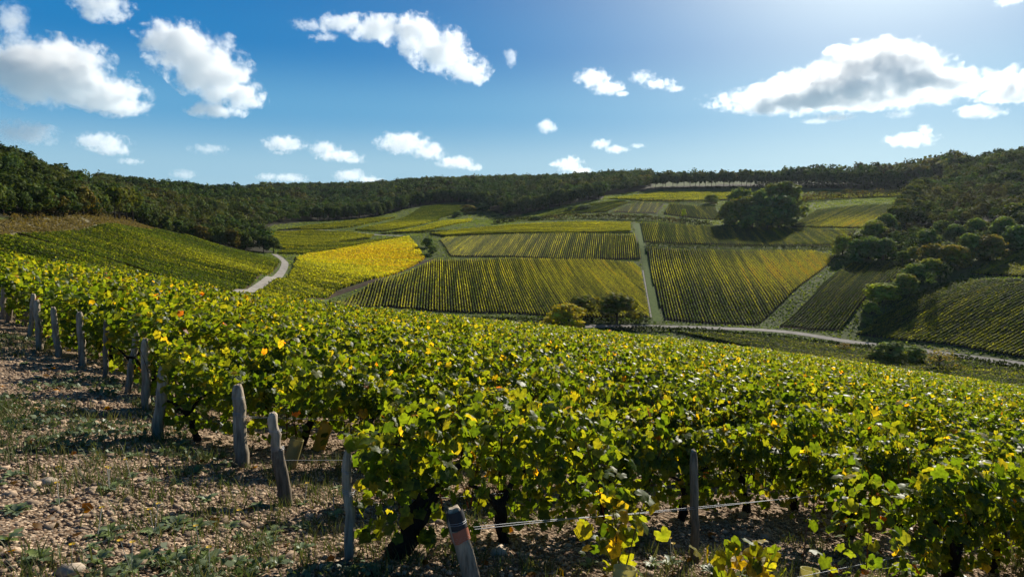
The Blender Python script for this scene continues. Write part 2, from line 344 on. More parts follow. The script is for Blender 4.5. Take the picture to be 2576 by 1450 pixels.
def strip(name,px,hw,mat,col=(.5,.5,.5),lift=.06,n=120,hw_end=None,skip=130):
    pa=np.array(px,float); dl=np.concatenate([[0],np.cumsum(np.hypot(*np.diff(pa,axis=0).T))]); tq=np.linspace(0,dl[-1],160); pa=np.stack([np.interp(tq,dl,pa[:,0]),np.interp(tq,dl,pa[:,1])],-1); kk=np.hanning(23)[1:-1]; kk/=kk.sum()
    ext=np.vstack([pa[0]-np.arange(10,0,-1)[:,None]*(pa[1]-pa[0]),pa,pa[-1]+np.arange(1,11)[:,None]*(pa[-1]-pa[-2])]); pa=np.stack([np.convolve(ext[:,0],kk,'valid'),np.convolve(ext[:,1],kk,'valid')],-1)
    P=pp(pa,skip=skip); d=np.concatenate([[0],np.cumsum(np.hypot(*np.diff(P[:,:2],axis=0).T))])
    t=np.linspace(0,d[-1],n); x=np.interp(t,d,P[:,0]); y=np.interp(t,d,P[:,1])
    k=np.hanning(31)[1:-1]; k=k/k.sum(); hk=14; pad=lambda q:np.convolve(np.concatenate([q[0]-np.arange(hk,0,-1)*(q[1]-q[0]),q,q[-1]+np.arange(1,hk+1)*(q[-1]-q[-2])]),k,'valid')
    x,y=pad(x),pad(y); T=nrm(np.stack([np.gradient(x),np.gradient(y)],-1)); N=np.stack([-T[:,1],T[:,0]],-1)
    w=np.linspace(hw,hw_end if hw_end else hw,n)*(1+.12*(fnoise(t*.2,t*0+3)-.5))
    ROADS.append((np.stack([x,y],-1)[::2],hw+1.1))
    V=[]
    for q in (-1,-.5,0,.5,1):
        xx=x+N[:,0]*w*q; yy=y+N[:,1]*w*q; V.append(np.stack([xx,yy,gz(xx,yy)+lift],-1))
    V=np.stack(V,1); i=np.arange(n-1)[:,None]*5; j=np.arange(4)[None]
    F=np.stack([i+j,i+j+1,i+5+j+1,i+5+j],-1).reshape(-1,4)
    b=MB(); b.add(V.reshape(-1,3),F,col); o=b.build(name,mat,smooth=True); tag(o,kind='structure'); return o
ground()
strip('road',[(1380,822),(1468,820),(1600,820),(1768,824),(1978,832),(2119,857),(2218,869),(2396,892),(2576,917),(2760,942)],2.3,M_road,lift=.12,n=200)
strip('track',[(545,760),(624,730),(675,709),(708,688),(720,672),(717,656),(706,647),(690,639)],1.7,M_road,lift=.12,n=90)
strip('grass_track',[(1601,562),(1612,600),(1622,650),(1634,710),(1646,770),(1653,808)],1.9,M_grassy,col=(.8,1,.7),lift=.1)
strip('path',[(1617,680),(1624,720),(1633,770),(1638,798)],.35,M_road,lift=.16,n=60)
strip('dirt_track',[(800,752),(900,721),(985,690),(1050,663),(1092,652)],1.5,M_soilfar,lift=.1)
strip('path',[(700,580),(780,577),(878,582),(950,591),(1010,593)],1.6,M_road,lift=.1)
# ---------------------------------------------------------------- far vineyard parcels
QUAD=(np.array([[-.5,-.5,0],[.5,-.5,.12],[.5,.5,0],[-.5,.5,.12]]),np.array([[0,1,2],[0,2,3]]),np.zeros(4))
G1,G2,Y1,Y2,BR=(.045,.075,.012),(.085,.11,.018),(.25,.24,.025),(.48,.44,.03),(.20,.10,.03)
def vcol(x,y,tone,seed=0):
    """leaf colour of a parcel: tone 0 green .. 1 yellow, with drifting patches"""
    f=fnoise(x*.035+seed,y*.035+seed*2,3); t=np.clip(tone+(f-.5)*.9+rng.normal(0,.10,np.shape(x)),0,1.15)
    xs=np.array([0,.3,.6,.9,1.15]); cs=np.array([G1,G2,Y1,Y2,(.55,.38,.02)])
    return np.stack([np.interp(t,xs,cs[:,i]) for i in range(3)],-1)*rng.uniform(.7,1.25,np.shape(x))[...,None]
def clip_line(poly,p,d):
    """parameter intervals of the line p+t*d inside the polygon"""
    ts=[]; n=len(poly)
    for i in range(n):
        a=poly[i]; e=poly[(i+1)%n]-a; den=d[0]*e[1]-d[1]*e[0]
        if abs(den)<1e-9: continue
        w=a-p; t=(w[0]*e[1]-w[1]*e[0])/den; s=(w[0]*d[1]-w[1]*d[0])/den
        if 0<=s<1: ts.append(t)
    ts.sort(); return [(ts[i],ts[i+1]) for i in range(0,len(ts)-1,2)]
def row_geo(b,p,d,t0,t1,tone,seed,h=1.25,w=.42,dens=9,q=.42):
    L=t1-t0; m=max(3,int(L/1.1)); t=np.linspace(t0,t1,m); x=p[0]+d[0]*t; y=p[1]+d[1]*t; z=gz(x,y)
    n2=np.array([-d[1],d[0]])
    hh=h*(.72+.3*vnoise(t*1.1+seed*7,t*0+seed)); ww=w*(.6+.5*vnoise(t*.9+seed*3,t*0+seed+5))
    prof=[(-.6,.25),(-1,.55),(-.6,.92),(.6,.92),(1,.55),(.6,.25)]
    V=np.stack([np.stack([x+n2[0]*ww*a*.7,y+n2[1]*ww*a*.7,z+hh*c],-1) for a,c in prof],1)
    k=6; i=np.arange(m-1)[:,None]*k; j=np.arange(k)[None]; j2=(j+1)%k
    F=np.stack([i+j,i+j2,i+k+j2,i+k+j],-1).reshape(-1,4)
    col=np.repeat((vcol(x,y,tone(x,y),seed%7)*.8)[:,None],k,1); b.add(V.reshape(-1,3),F,col.reshape(-1,3))
    N=int(L*dens)
    tt=rng.uniform(t0,t1,N); o=rng.normal(0,.32,N)*w; hz=rng.uniform(.3,1.12,N)*h*(.85+.25*vnoise(tt*1.1+seed*7,tt*0+seed))
    xx=p[0]+d[0]*tt+n2[0]*o; yy=p[1]+d[1]*tt+n2[1]*o; P=np.stack([xx,yy,gz(xx,yy)+hz],-1)
    nn=rng.normal(0,.6,(N,3)); nn[:,2]+=.8
    b.scatter(QUAD,P,frames(nn,rng.normal(size=(N,3))),rng.uniform(.7,1.3,N)*q,vcol(xx,yy,tone(xx,yy),seed%7))
PARCELS=[]
def field(px,dirpx,sp,tone,label,group=None,single=False,seed=1,dens=8,h=1.25,q=.32,name='vine_row',w=.36,skip=60):
    P=pp(px,skip=skip)[:,:2]
    if isinstance(dirpx,(int,float)): d=np.array([math.sin(R(dirpx)),math.cos(R(dirpx))])
    else:
        q2=pp(dirpx,skip=skip)[:,:2]; d=q2[1]-q2[0]; d/=np.hypot(*d)
    n2=np.array([-d[1],d[0]]); s=P@n2; k=0; out=[]; B=MB()
    tn=tone if callable(tone) else (lambda x,y:np.full(np.shape(x),float(tone)))
    o0=math.ceil(s.min()/sp)*sp
    for off in np.arange(o0,s.max(),sp):
        base=n2*(off+rng.normal(0,.05))
        iv=[(a,c) for a,c in clip_line(P,base,d) if c-a>4]
        if not iv: continue
        b=B if single else MB()
        for a,c in iv: row_geo(b,base,d,a+rng.uniform(0,1),c-rng.uniform(0,1),tn,seed+k*.37,h,w,dens,q)
        if not single: tag(b.build(name,M_farvine),label,'vine row',group)
        k+=1
    PARCELS.append(P)
    # bare soil between the rows
    sheet(P,'field_soil')
    if single: tag(B.build('vines',M_farvine),label,'vines',kind='stuff')
    print(label[:40],'rows',k,'extent',np.ptp(s))
def sheet(P,name,mat=None,lift=.05,cell=6.0):
    lo,hi=P.min(0),P.max(0); nx=int(np.ptp(P[:,0])/cell)+2; ny=int(np.ptp(P[:,1])/cell)+2
    bm=bmesh.new(); bm.faces.new([bm.verts.new((a,b_,0)) for a,b_ in P])
    for i in range(1,nx): bmesh.ops.bisect_plane(bm,geom=bm.verts[:]+bm.edges[:]+bm.faces[:],plane_co=(lo[0]+i*cell,0,0),plane_no=(1,0,0))
    for i in range(1,ny): bmesh.ops.bisect_plane(bm,geom=bm.verts[:]+bm.edges[:]+bm.faces[:],plane_co=(0,lo[1]+i*cell,0),plane_no=(0,1,0))
    bmesh.ops.triangulate(bm,faces=bm.faces[:])
    co=np.array([v.co[:] for v in bm.verts]); z=gz(co[:,0],co[:,1])+lift
    for v,zz in zip(bm.verts,z): v.co.z=zz
    for f in bm.faces:
        f.normal_update()
        if f.normal.z<0: f.normal_flip()
    me=bpy.data.meshes.new(name); bm.to_mesh(me); bm.free(); me.materials.append(mat or M_soilfar)
    o=bpy.data.objects.new(name,me); C.objects.link(o); tag(o,kind='structure'); return o
def pxtone(base,*spots):
    """tone with patches centred on ground points: (U,V,radius m,delta)"""
    W_=[(pp([(u,v)],skip=60)[0][:2],r,dl) for u,v,r,dl in spots]
    def f(x,y):
        t=np.full(np.shape(x),float(base))
        for c,r,dl in W_: t=t+dl*np.exp(-((x-c[0])**2+(y-c[1])**2)/(r*r))
        return t
    return f
FF=[(1091,655),(1288,650),(1498,653),(1596,662),(1611,676),(1634,797),(1288,788),(1064,781),(980,772),(815,757),(971,701),(1064,667)]
field(FF,-6,1.3,pxtone(.58,(1500,690,60,.22),(1150,740,50,-.15)),'straight vine row in the golden brown parcel above the three lone trees','rows of the golden brown parcel above the lone trees',seed=2)
FH=[(1624,622),(1803,630),(2040,632),(2101,645),(2076,673),(1993,736),(1930,799),(1904,819),(1803,816),(1674,805),(1650,740),(1636,667)]
field(FH,9,1.32,pxtone(.32,(2040,665,55,.55),(1950,700,40,.25),(1660,680,30,.25)),'straight vine row in the green parcel that turns yellow at its upper right corner','rows of the parcel between the grass track and the verge',seed=3)
FI=[(2143,656),(2309,667),(2258,699),(2190,738),(2111,831),(2056,832),(1958,822),(2048,738)]
field(FI,[(2140,658),(1967,806)],1.25,.25,'dark green vine row running down the narrow strip between two grass verges','rows of the narrow strip between two verges',seed=4,dens=7)
FE=[(1106,604),(1124,598),(1417,587),(1598,590),(1613,651),(1288,646),(1133,645)]
field(FE,8,1.35,pxtone(.42,(1180,630,50,.15),(1400,600,60,.05)),'striped yellow green vine parcel on the middle terrace',single=True,seed=5)
FG=[(1611,560),(1663,563),(1798,571),(1990,575),(2155,579),(2135,600),(2088,618),(2008,618),(1800,616),(1678,612),(1622,609)]
field(FG,9,1.4,.4,'striped vine parcel running under the dark grove',single=True,seed=6)
FJ=[(2435,706),(2580,706),(2700,712),(2700,925),(2576,901),(2396,869),(2277,858),(2153,842),(2198,808),(2277,757),(2356,717)]
field(FJ,[(2430,710),(2172,834)],1.4,pxtone(.22,(2340,830,40,.2),(2500,880,40,.15)),'dark green striped vine parcel below the wood at the right edge',single=True,seed=7,dens=9)
FK=[(2441,690),(2475,670),(2576,622),(2700,600),(2700,700),(2576,697)]
field(FK,[(2560,640),(2450,688)],1.3,.55,'small yellowish vine parcel under the trees at the right edge',single=True,seed=8)
FL=[(1987,571),(2056,529),(2180,517),(2262,516),(2250,560),(2171,573)]
field(FL,[(2174,547),(2110,574)],1.3,pxtone(.16,(2140,563,30,.75)),'green vine parcel with a yellow corner right of the grove',single=True,seed=9)
FO3=[(1686,512),(1798,521),(1815,554),(1740,548),(1668,538)]
field(FO3,[(1690,513),(1705,547)],1.5,.3,'small striped vine parcel on the upper terrace beside the grove',single=True,seed=10)
FO2=[(1536,534),(1604,509),(1672,512),(1652,537)]
field(FO2,[(1639,512),(1617,540)],1.5,.33,'vine parcel on the upper terrace left of the striped one',single=True,seed=11)
FO1=[(1425,540),(1482,521),(1588,509),(1522,534)]
field(FO1,[(1560,512),(1470,538)],1.5,.25,'dull green vine parcel on the upper terrace below the wood',single=True,seed=12)
FP_=[(1300,553),(1400,530),(1480,515),(1560,505),(1580,507),(1478,520),(1418,540),(1330,553)]
field(FP_,[(1300,553),(1480,516)],1.5,.3,'thin strip of vines climbing along the edge of the wood',single=True,seed=13)
FD=[(1084,589),(1160,579),(1244,571),(1350,563),(1468,559),(1586,560),(1588,582),(1468,585),(1288,586),(1124,594)]
field(FD,80,1.2,.62,'flat bright yellow green vine parcel under the bushy hedge',single=True,seed=14,dens=9)
FY=[(743,650),(773,641),(914,617),(1029,596),(1046,615),(1064,641),(1072,649),(944,702),(854,729),(792,750),(700,760),(640,745),(650,734),(704,706),(736,680),(745,662)]
field(FY,78,1.25,pxtone(.52,(1000,625,60,.3),(950,680,55,.3),(860,672,28,-.2),(720,700,40,-.22),(800,728,35,.12),(900,640,60,.3)),'bright golden yellow vine parcel right of the winding track',single=True,seed=15,dens=12,q=.5)
FS=[(697,639),(704,632),(824,613),(1000,599),(1026,596),(914,615),(773,639)]
field(FS,80,1.3,.42,'narrow green strip of vines above the golden parcel',single=True,seed=16)
FB=[(652,590),(689,584),(780,580),(878,583),(942,592),(932,598),(824,612),(704,628),(690,622),(674,604)]
field(FB,80,1.3,.5,'olive green vine parcel beside the foot of the dark wood',single=True,seed=17)
FC1=[(712,578),(780,567),(930,550),(998,547),(950,558),(880,572),(820,577)]
field(FC1,80,1.4,.45,'thin olive strip of vines at the foot of the far wood',single=True,seed=18)
FC2=[(890,579),(960,565),(1010,550),(1060,521),(1120,515),(1180,517),(1160,533),(1110,548),(1100,556),(1050,568),(970,583)]
field(FC2,70,1.4,pxtone(.28,(1000,566,40,.4),(1100,520,40,-.1)),'green vine parcel on the rounded knoll before the far wood',single=True,seed=19)
FC3=[(985,585),(1060,572),(1110,558),(1190,549),(1185,558),(1120,570),(1060,584)]
field(FC3,78,1.4,.58,'ochre strip of vines below the rounded knoll',single=True,seed=20)
FN=[(1530,501),(1600,492),(1663,485),(1843,485),(1836,503),(1738,506),(1620,506)]
field(FN,80,1.6,.5,'pale yellow green vine parcel under the ridge trees',single=True,seed=21,q=.5)
FM=[(2009,497),(2100,492),(2200,487),(2350,481),(2297,491),(2150,498),(2012,507)]
field(FM,80,1.6,.4,'thin olive vine parcel under the ridge wood right of the grove',single=True,seed=22,q=.5)
FLEFT=[(52,591),(200,582),(345,576),(392,577),(450,591),(560,621),(650,644),(700,656),(704,662),(697,673),(668,692),(606,728),(560,752),(470,730),(330,672),(130,617)]
field(FLEFT,75,1.25,pxtone(.23,(640,680,35,.22),(420,630,40,.1),(330,600,60,-.05)),'deep green vine parcel sloping down to the winding track',single=True,seed=23,dens=15,h=.95,q=.34,skip=130)
FLL=[(0,597),(40,593),(120,617),(320,674),(430,712),(520,750),(330,735),(0,650),(-120,620),(-120,598)]
field(FLL,75,1.25,.32,'olive green vine parcel below the dark ditch line at the left',single=True,seed=24,dens=15,h=.95,q=.34,skip=130)
FR=[(1700,837),(1800,843),(2000,857),(2210,885),(2390,905),(2576,938),(2700,958),(2700,1010),(2576,1000),(2300,960),(2000,900),(1760,850)]
field(FR,[(1760,846),(2200,888)],1.25,.36,'dark green vine strip in the valley bottom on the near side of the road',single=True,seed=25,dens=9,skip=200)
# ---------------------------------------------------------------- trees, woods, hedges
PAL=np.array([(.040,.078,.022),(.055,.092,.027),(.078,.108,.03),(.10,.112,.034),(.080,.078,.035),(.13,.115,.03)])
def crown_quads(b,c,rad,n,q,col,g,up=.35):
    """n leaf clumps in the shell of a lumpy ellipsoid c, rad"""
    d=nrm(g.normal(size=(n,3))); lump=1+.22*np.sin(d[:,0]*5+g.uniform(0,6))*np.cos(d[:,1]*4+d[:,2]*5+g.uniform(0,6))
    P=c+d*rad*(g.uniform(.55,1.05,n)**.6*lump)[:,None]
    nn=d+g.normal(0,.5,(n,3)); nn[:,2]+=up*.6
    b.scatter(QUAD,P,frames(nn,g.normal(size=(n,3))),g.uniform(.6,1.35,n)*q,np.clip(col*g.uniform(.65,1.35,(n,1))+g.normal(0,.006,(n,3)),.004,1))
def tree_meshes(seed,kind='broad'):
    """a crown mesh and a trunk mesh 1 m high, 1 m wide at most"""
    g=np.random.default_rng(seed); c=MB(); t=MB(); base=np.ones(3)
    lo={'broad':.22,'full':.05,'tall':.38,'bush':.05,'bare':.12}[kind]
    m={'broad':11,'full':14,'tall':8,'bush':9,'bare':9}[kind]; tips=[]
    for i in range(m):
        a=i*2.4+g.uniform(0,.8); h=lo+.1+(.86-lo)*((i+.5)/m)**.8; rr=(.33 if kind!='tall' else .25)*math.sin(min(1,(1.08-h)/(1.08-lo))*math.pi*.55+.15)*g.uniform(.7,1.15)
        p=np.array([math.cos(a)*rr,math.sin(a)*rr,h]); rad=np.array([.20,.20,.16])*g.uniform(.75,1.3)
        p[2]=min(p[2],.99-rad[2]*.8); tips.append(p)
        crown_quads(c,p,rad,{'bare':40}.get(kind,120),.068 if kind!='bare' else .045,np.array([.075,.10,.028])*g.uniform(.75,1.3),g)
    top=.62
    t.tube([(0,0,-.03),(.01,0,lo*.6),(.0,.01,top)],[.035,.026,.012],7,(.5,)*3)
    for p in tips: t.tube([(0,0,max(.05,min(p[2]*.6,top-.1))),p*np.array([.5,.5,.85]),p],[.016,.010,.004],5,(.5,)*3,False)
    return c,t
_TM={}
TREE_NAME={'broad':'broadleaf_tree','full':'broadleaf_tree','tall':'ridge_tree','bush':'bush','bare':'sparse_shrub'}
def tree(kind,var,x,y,w,h,label,cat,group=None,tone=(1,1,1),sink=.2,z=None):
    key=(kind,var)
    if key not in _TM:
        c,t=tree_meshes(100+var*7+len(kind),kind); a=c.build('crown',M_tree); e=t.build('trunk',M_bark); _TM[key]=(a.data,e.data)
        for o in (a,e): bpy.data.objects.remove(o)
    cd,td=_TM[key]
    r=empty(TREE_NAME[kind],(x,y,float(gz(x,y))-sink if z is None else z)); r.scale=(w/.85,w/.85,h); r.rotation_euler=(0,0,random.uniform(0,6.28))
    a=bpy.data.objects.new('crown',cd); e=bpy.data.objects.new('trunk',td)
    for o in (a,e): C.objects.link(o); o.parent=r
    a.color=(*tone,1); tag(r,label,cat,group); return r
def tree_px(U,V,wp,hp,kind,label,cat,group=None,tone=(1,1,1)):
    p=pp([(U,V)],skip=150)[0]; s=(p[1]*math.cos(PITCH)-p[2]*math.sin(PITCH))/FP
    return tree(kind,random.randrange(3),p[0],p[1],wp*s,hp*s,label,cat,group,tone)
OL,GR,DK,YE,BRN=(1.6,1.3,.9),(1.15,1.15,1.05),(.85,.95,1.0),(2.8,2.0,.7),(1.9,1.15,.85)
# three lone trees by the road
tree_px(1421,830,96,68,'bush','low rounded tree turning yellow, half hidden by the near vines','tree',tone=(6.0,3.8,.8))
tree_px(1464,800,72,58,'broad','dark olive tree just behind the rounded yellowish one','tree',tone=(1.9,1.5,.9))
tree_px(1551,814,108,76,'broad','wide spreading tree on a dark trunk at the edge of the valley road','tree',tone=(1.9,1.4,.85))
# grove
gv='trees of the grove standing among the terraces'
for u,v,w,h,t,lb in ((1867,571,70,78,OL,'olive tree at the lower left of the grove among the terraces'),(1862,558,62,88,GR,'tree behind the olive one on the left of the grove'),(1915,566,60,92,GR,'middle tree of the dark grove'),
    (1893,576,58,66,GR,'small rounded tree at the front of the grove, left of its middle'),(1930,577,54,60,OL,'lowest tree at the front of the grove, right of its middle'),
    (1957,574,76,90,DK,'broad dark tree at the lower right of the grove'),(1966,560,92,108,(1.1,1,.8),'tallest tree of the grove, rising above the others'),(1832,564,46,58,OL,'smallest tree at the left end of the grove')):
    tree_px(u,v,w*1.12,h*.93,'full',lb,'tree',gv,tuple(1.8*q for q in t))
# front trees of the woods
def edge_trees(pts,step,hs,kind,label,group,tones,wr=(.75,1.0),jit=1.5):
    x,y=from_UR([p[0] for p in pts],[p[1] for p in pts]); d=np.concatenate([[0],np.cumsum(np.hypot(np.diff(x),np.diff(y)))])
    for s in np.arange(0,d[-1],step):
        s+=random.uniform(-1,1)*step*.3; xx=np.interp(s,d,x)+random.uniform(-jit,jit); yy=np.interp(s,d,y)+random.uniform(-jit,jit)
        h=random.uniform(*hs); tree(kind,random.randrange(3),float(xx),float(yy),h*random.uniform(*wr),h,label,'tree',group,random.choice(tones))
edge_trees([(-40,272),(100,303),(200,329),(260,355)],7.5,(8,12),'broad','olive green tree at the foot of the wooded hill, just above the bare brown bank','trees at the foot of the wooded hill',[OL,GR,DK,BRN])
edge_trees([(285,385),(315,396),(335,408)],6,(15,19),'tall','tall tree with a bare trunk at the right end of the brown bank','tall trees at the end of the brown bank',[OL,(1.4,1.25,.7)],(.55,.75))
edge_trees([(350,424),(450,442),(560,442),(640,444),(688,450)],8,(9,13),'broad','dark tree along the lower edge of the wood behind the deep green parcel','trees along the edge behind the deep green parcel',[DK,GR,DK,BRN])
edge_trees([(1648,806),(1800,812),(1980,815),(2200,810),(2345,790)],6.2,(14,18.5),'tall','slender tree in the long row along the ridge against the sky','row of trees along the ridge',[DK,GR,DK],(.42,.6),1.2)
edge_trees([(1282,700),(1400,709),(1515,717)],9,(14,18),'broad','tree at the front of the wood above the thin climbing strip of vines','trees at the front of the central wood',[DK,GR,DK],(.6,.8))
edge_trees([(800,690),(950,741),(1040,815),(1120,843),(1200,823),(1235,748)],11,(12,16),'broad','tree on the shaded edge of the far wood around the rounded knoll','trees on the shaded edge around the knoll',[DK,DK,GR],(.65,.85))
edge_trees([(2258,507),(2285,590),(2310,680)],7,(12,17),'broad','tree on the edge of the right hand wood beside the parcel with the yellow corner','trees on the edge of the right wood',[OL,OL,GR],(.7,.9))
# loose trees and bushes below the right wood: column, base row, width, height in picture units
rl='trees and bushes scattered below the right wood'
for u,v,w,h,k,t,lb in (
 (2120,642,46,58,'full',OL,'olive tree at the right end of the terrace parcel'),(2160,655,50,60,'full',DK,'dark round tree left in the clump above the narrow strip'),(2185,650,56,62,'full',DK,'dark tree in the middle of the clump above the narrow strip'),
 (2222,652,52,58,'full',DK,'dark tree at the right of the clump above the narrow strip'),(2195,612,56,62,'full',(1.5,1.3,.8),'sunlit green tree at the top of the clump'),(2228,600,46,66,'full',DK,'taller dark tree behind the sunlit one'),
 (2332,632,54,62,'full',(1.1,1.1,.9),'single round tree with a sunlit top on the bushy slope'),(2272,600,34,24,'bush',BRN,'small brown bush under the wood edge'),(2262,640,34,30,'bush',OL,'low bush beside the bushy clearing'),
 (2298,655,34,40,'bush',OL,'pale green bush above the narrow strip'),(2270,660,30,34,'bush',GR,'small green bush right of the dark clump'),(2345,672,60,64,'full',(1.5,1.0,.8),'brownish tree at the upper end of the diagonal hedgerow'),
 (2398,675,66,66,'full',(1.9,1.15,.7),'large tree with orange tips at the upper end of the diagonal hedgerow'),(2440,655,52,76,'full',GR,'green tree beside the orange tipped one'),(2490,655,62,70,'full',(1.4,.9,.75),'wide brownish tree above the small yellowish parcel'),
 (2400,612,44,52,'full',DK,'dark tree midway up the bushy slope'),(2455,600,48,56,'full',GR,'green tree high on the bushy slope'),(2520,610,56,70,'full',GR,'tall green tree near the right edge on the bushy slope'),
 (2562,630,60,72,'full',DK,'dark tree at the right edge above the yellowish parcel'),(2370,590,40,40,'full',GR,'rounded tree under the right wood'),(2552,565,46,60,'full',(1.5,1.3,.8),'yellow green tree under the right wood near the picture edge'),
 (2300,585,36,26,'bush',BRN,'bush in the clearing at the foot of the right wood'),(2430,560,40,40,'full',GR,'small tree on the upper slope under the right wood'),
 (2302,712,52,56,'full',GR,'tree in the upper part of the diagonal hedgerow'),(2340,702,56,58,'full',OL,'tree beside the shade at the top of the right parcel'),(2276,738,52,54,'full',OL,'tree in the middle of the diagonal hedgerow'),
 (2218,760,72,54,'full',(1.7,1.5,.75),'large yellow green tree at the lower end of the diagonal hedgerow'),(2252,748,48,44,'bush',GR,'bush behind the large yellow green tree'),(2192,790,34,34,'bush',(1.6,1.5,.8),'sunlit shrub on the grass verge below the hedgerow'),
 (2182,815,26,20,'bush',GR,'lowest small shrub on the verge near the road'),(2150,664,40,20,'bush',DK,'dark low bush at the top of the grass verge'),
 (2240,905,72,52,'bush',GR,'dark green bush standing between the near vines and the road'),(2200,905,42,28,'bush',OL,'low olive shrub left of the dark green bush'),(2300,908,46,42,'bush',(1,1.1,1),'grey green shrub right of the dark green bush'),
 (2362,925,76,56,'bare',(2.0,1.2,.8),'thin brown shrub losing its leaves beside the road'),(2124,880,34,22,'bare',(1.8,.9,.8),'small reddish bare shrub in the valley strip'),(1350,553,30,12,'bush',DK,'dark bush at the left end of the terrace hedge'),
 (1790,512,34,26,'bush',(1.5,1.3,.8),'small sunlit shrub left of the grove'),(1720,545,10,22,'bush',(3.2,2.6,.5),'tiny bright yellow tree in the terrace hedge'),(1435,530,18,14,'bush',DK,'dark bush between the upper terrace parcels'),(1470,525,34,12,'bush',DK,'low dark thicket between the upper terrace parcels'),
 (1076,622,30,28,'bush',DK,'dark bush in the grass gap beside the golden parcel'),(1088,638,22,24,'bush',GR,'smaller bush in the grass gap below the dark one'),
 (1150,545,26,16,'bush',DK,'dark shrub on the slope right of the knoll'),(1180,535,34,22,'bush',BRN,'purplish shrub on the slope right of the knoll'),(1215,530,34,22,'bush',DK,'shrub under the wood right of the knoll')):
    tree_px(u,v,w*1.08,h*.9,k,lb,'tree' if k in('full','tall') else 'shrub',rl if u>2100 and v<830 else None,tuple(2.1*q for q in t))
# woods that read as one mass
WOODS_UR['slope']=[(2100,438),(2190,470),(2215,510),(2258,500),(2420,472),(2576,450),(2800,440),(2800,425),(2576,432),(2500,405),(2440,385),(2400,352),(2350,345),(2300,360),(2320,402),(2250,425)]
def wood(keys,label,cell,hr,seed):
    g=np.random.default_rng(seed); b=MB(); tot=0
    for kx in keys:
        poly=WOODS_UR[kx]; U=np.array([p[0] for p in poly],float); r=np.array([p[1] for p in poly],float)
        xs,ys=from_UR(U,r); X,Y=np.meshgrid(np.arange(xs.min(),xs.max(),cell),np.arange(ys.min(),ys.max(),cell))
        X=X.ravel()+g.uniform(-.45,.45,X.size)*cell; Y=Y.ravel()+g.uniform(-.45,.45,Y.size)*cell
        uu,rr=UR(X,Y); k=inside(poly,uu,rr)&(uu>-700)&(uu<3000); X,Y,rr=X[k],Y[k],rr[k]; Z=gz(X,Y); N=len(X); tot+=N
        Hh=g.uniform(*hr,N)*g.choice([.7,.9,1.,1.1,1.25],N)*(1+.25*(fnoise(X*.03,Y*.03)-.5)); Wd=Hh*g.uniform(.22,.46,N)
        nz=fnoise(X*.012+seed,Y*.012,2); pi=np.clip((nz*5.2+g.normal(0,1.0,N)-.6),0,5).astype(int); tc=PAL[pi]*g.uniform(.5,1.3,(N,1))
        n=np.clip(190*(430/rr)**1.0,70,280).astype(int); idx=np.repeat(np.arange(N),n); M=len(idx)
        d=nrm(g.normal(size=(M,3))); d[:,2]=np.where(d[:,2]<-.35,-d[:,2],d[:,2])
        ph=g.uniform(0,6,(N,3))[idx]; lump=1+.28*np.sin(d[:,0]*4.5+ph[:,0])*np.cos(d[:,1]*4.5+ph[:,1])+.12*np.sin(d[:,2]*8+ph[:,2])
        cen=np.stack([X,Y,Z+Hh*.62],-1)[idx]; rad=np.stack([Wd,Wd,Hh*.40],-1)[idx]
        P=cen+d*rad*(lump*g.uniform(.7,1.03,M))[:,None]
        nn=d+g.normal(0,.45,(M,3)); nn[:,2]+=.15
        sz=Wd[idx]*1.9/np.sqrt(n[idx])*1.5*g.uniform(.6,1.3,M)
        b.scatter(QUAD,P,frames(nn,g.normal(size=(M,3))),sz,np.clip(tc[idx]*g.uniform(.6,1.4,(M,1)),.003,1))
    print(label,'trees',tot,'clumps',b.nv//4)
    o=b.build('wood',M_tree); tag(o,label,'wood',kind='stuff')
wood(['hill'],'dense mixed wood covering the steep hill at the left',5.6,(7,10.5),31)
wood(['mid'],'dark oak wood on the rounded hill behind the deep green parcel',6.2,(8,11),32)
wood(['far'],'far hazy wood on the long ridge beyond the valley head',8.0,(9,12),33)
wood(['centre'],'shaded wood above the knoll in the middle distance',6.5,(10,13),34)
wood(['ridge'],'belt of trees behind the row on the ridge',6.0,(13,17),35)
wood(['slope'],'bushy tangle of shrubs and small trees below the right wood',5.5,(3.5,8),37)
wood(['right'],'backlit dark wood covering the hillside at the right',6.5,(8,12),36)
def hedge(pxs,h,w,label,tones,cat='hedge',dens=14,q=.55,name='hedge',skip=130):
    dens=dens*1.4 if name=='grass_bank' else dens; P=pp(pxs,skip=skip)[:,:2]; d=np.concatenate([[0],np.cumsum(np.hypot(*np.diff(P,axis=0).T))]); L=d[-1]; N=int(L*dens); b=MB()
    t=rng.uniform(0,L,N); x=np.interp(t,d,P[:,0]); y=np.interp(t,d,P[:,1]); seed=rng.uniform(0,99)
    hh=h*(.45+.9*fnoise(t*.16+seed,t*0+seed,3)); x=x+rng.normal(0,.5,N)*w; y=y+rng.normal(0,.5,N)*w
    z=gz(x,y)+hh*rng.uniform(.02,1,N)**.7; nn=rng.normal(0,.7,(N,3)); nn[:,2]+=.5
    ci=np.clip((fnoise(t*.09+seed*2,t*0,2)*len(tones)).astype(int),0,len(tones)-1); col=np.array(tones)[ci]*rng.uniform(.6,1.4,(N,1))
    b.scatter(QUAD,np.stack([x,y,z],-1),frames(nn,rng.normal(size=(N,3))),rng.uniform(.6,1.4,N)*q,col)
    tag(b.build(name,M_tree),label,cat)
hg=[(.035,.05,.016),(.05,.06,.02),(.075,.075,.025),(.11,.085,.03)]
hedge([(1245,563),(1300,556),(1400,551),(1520,549),(1620,553),(1700,560),(1790,569)],4.2,3.0,'long bushy hedge under the upper terrace parcels',hg,q=.8)
hedge([(1588,508),(1680,508),(1760,511),(1800,514)],3.0,2.5,'thin hedge above the striped upper parcel',hg)
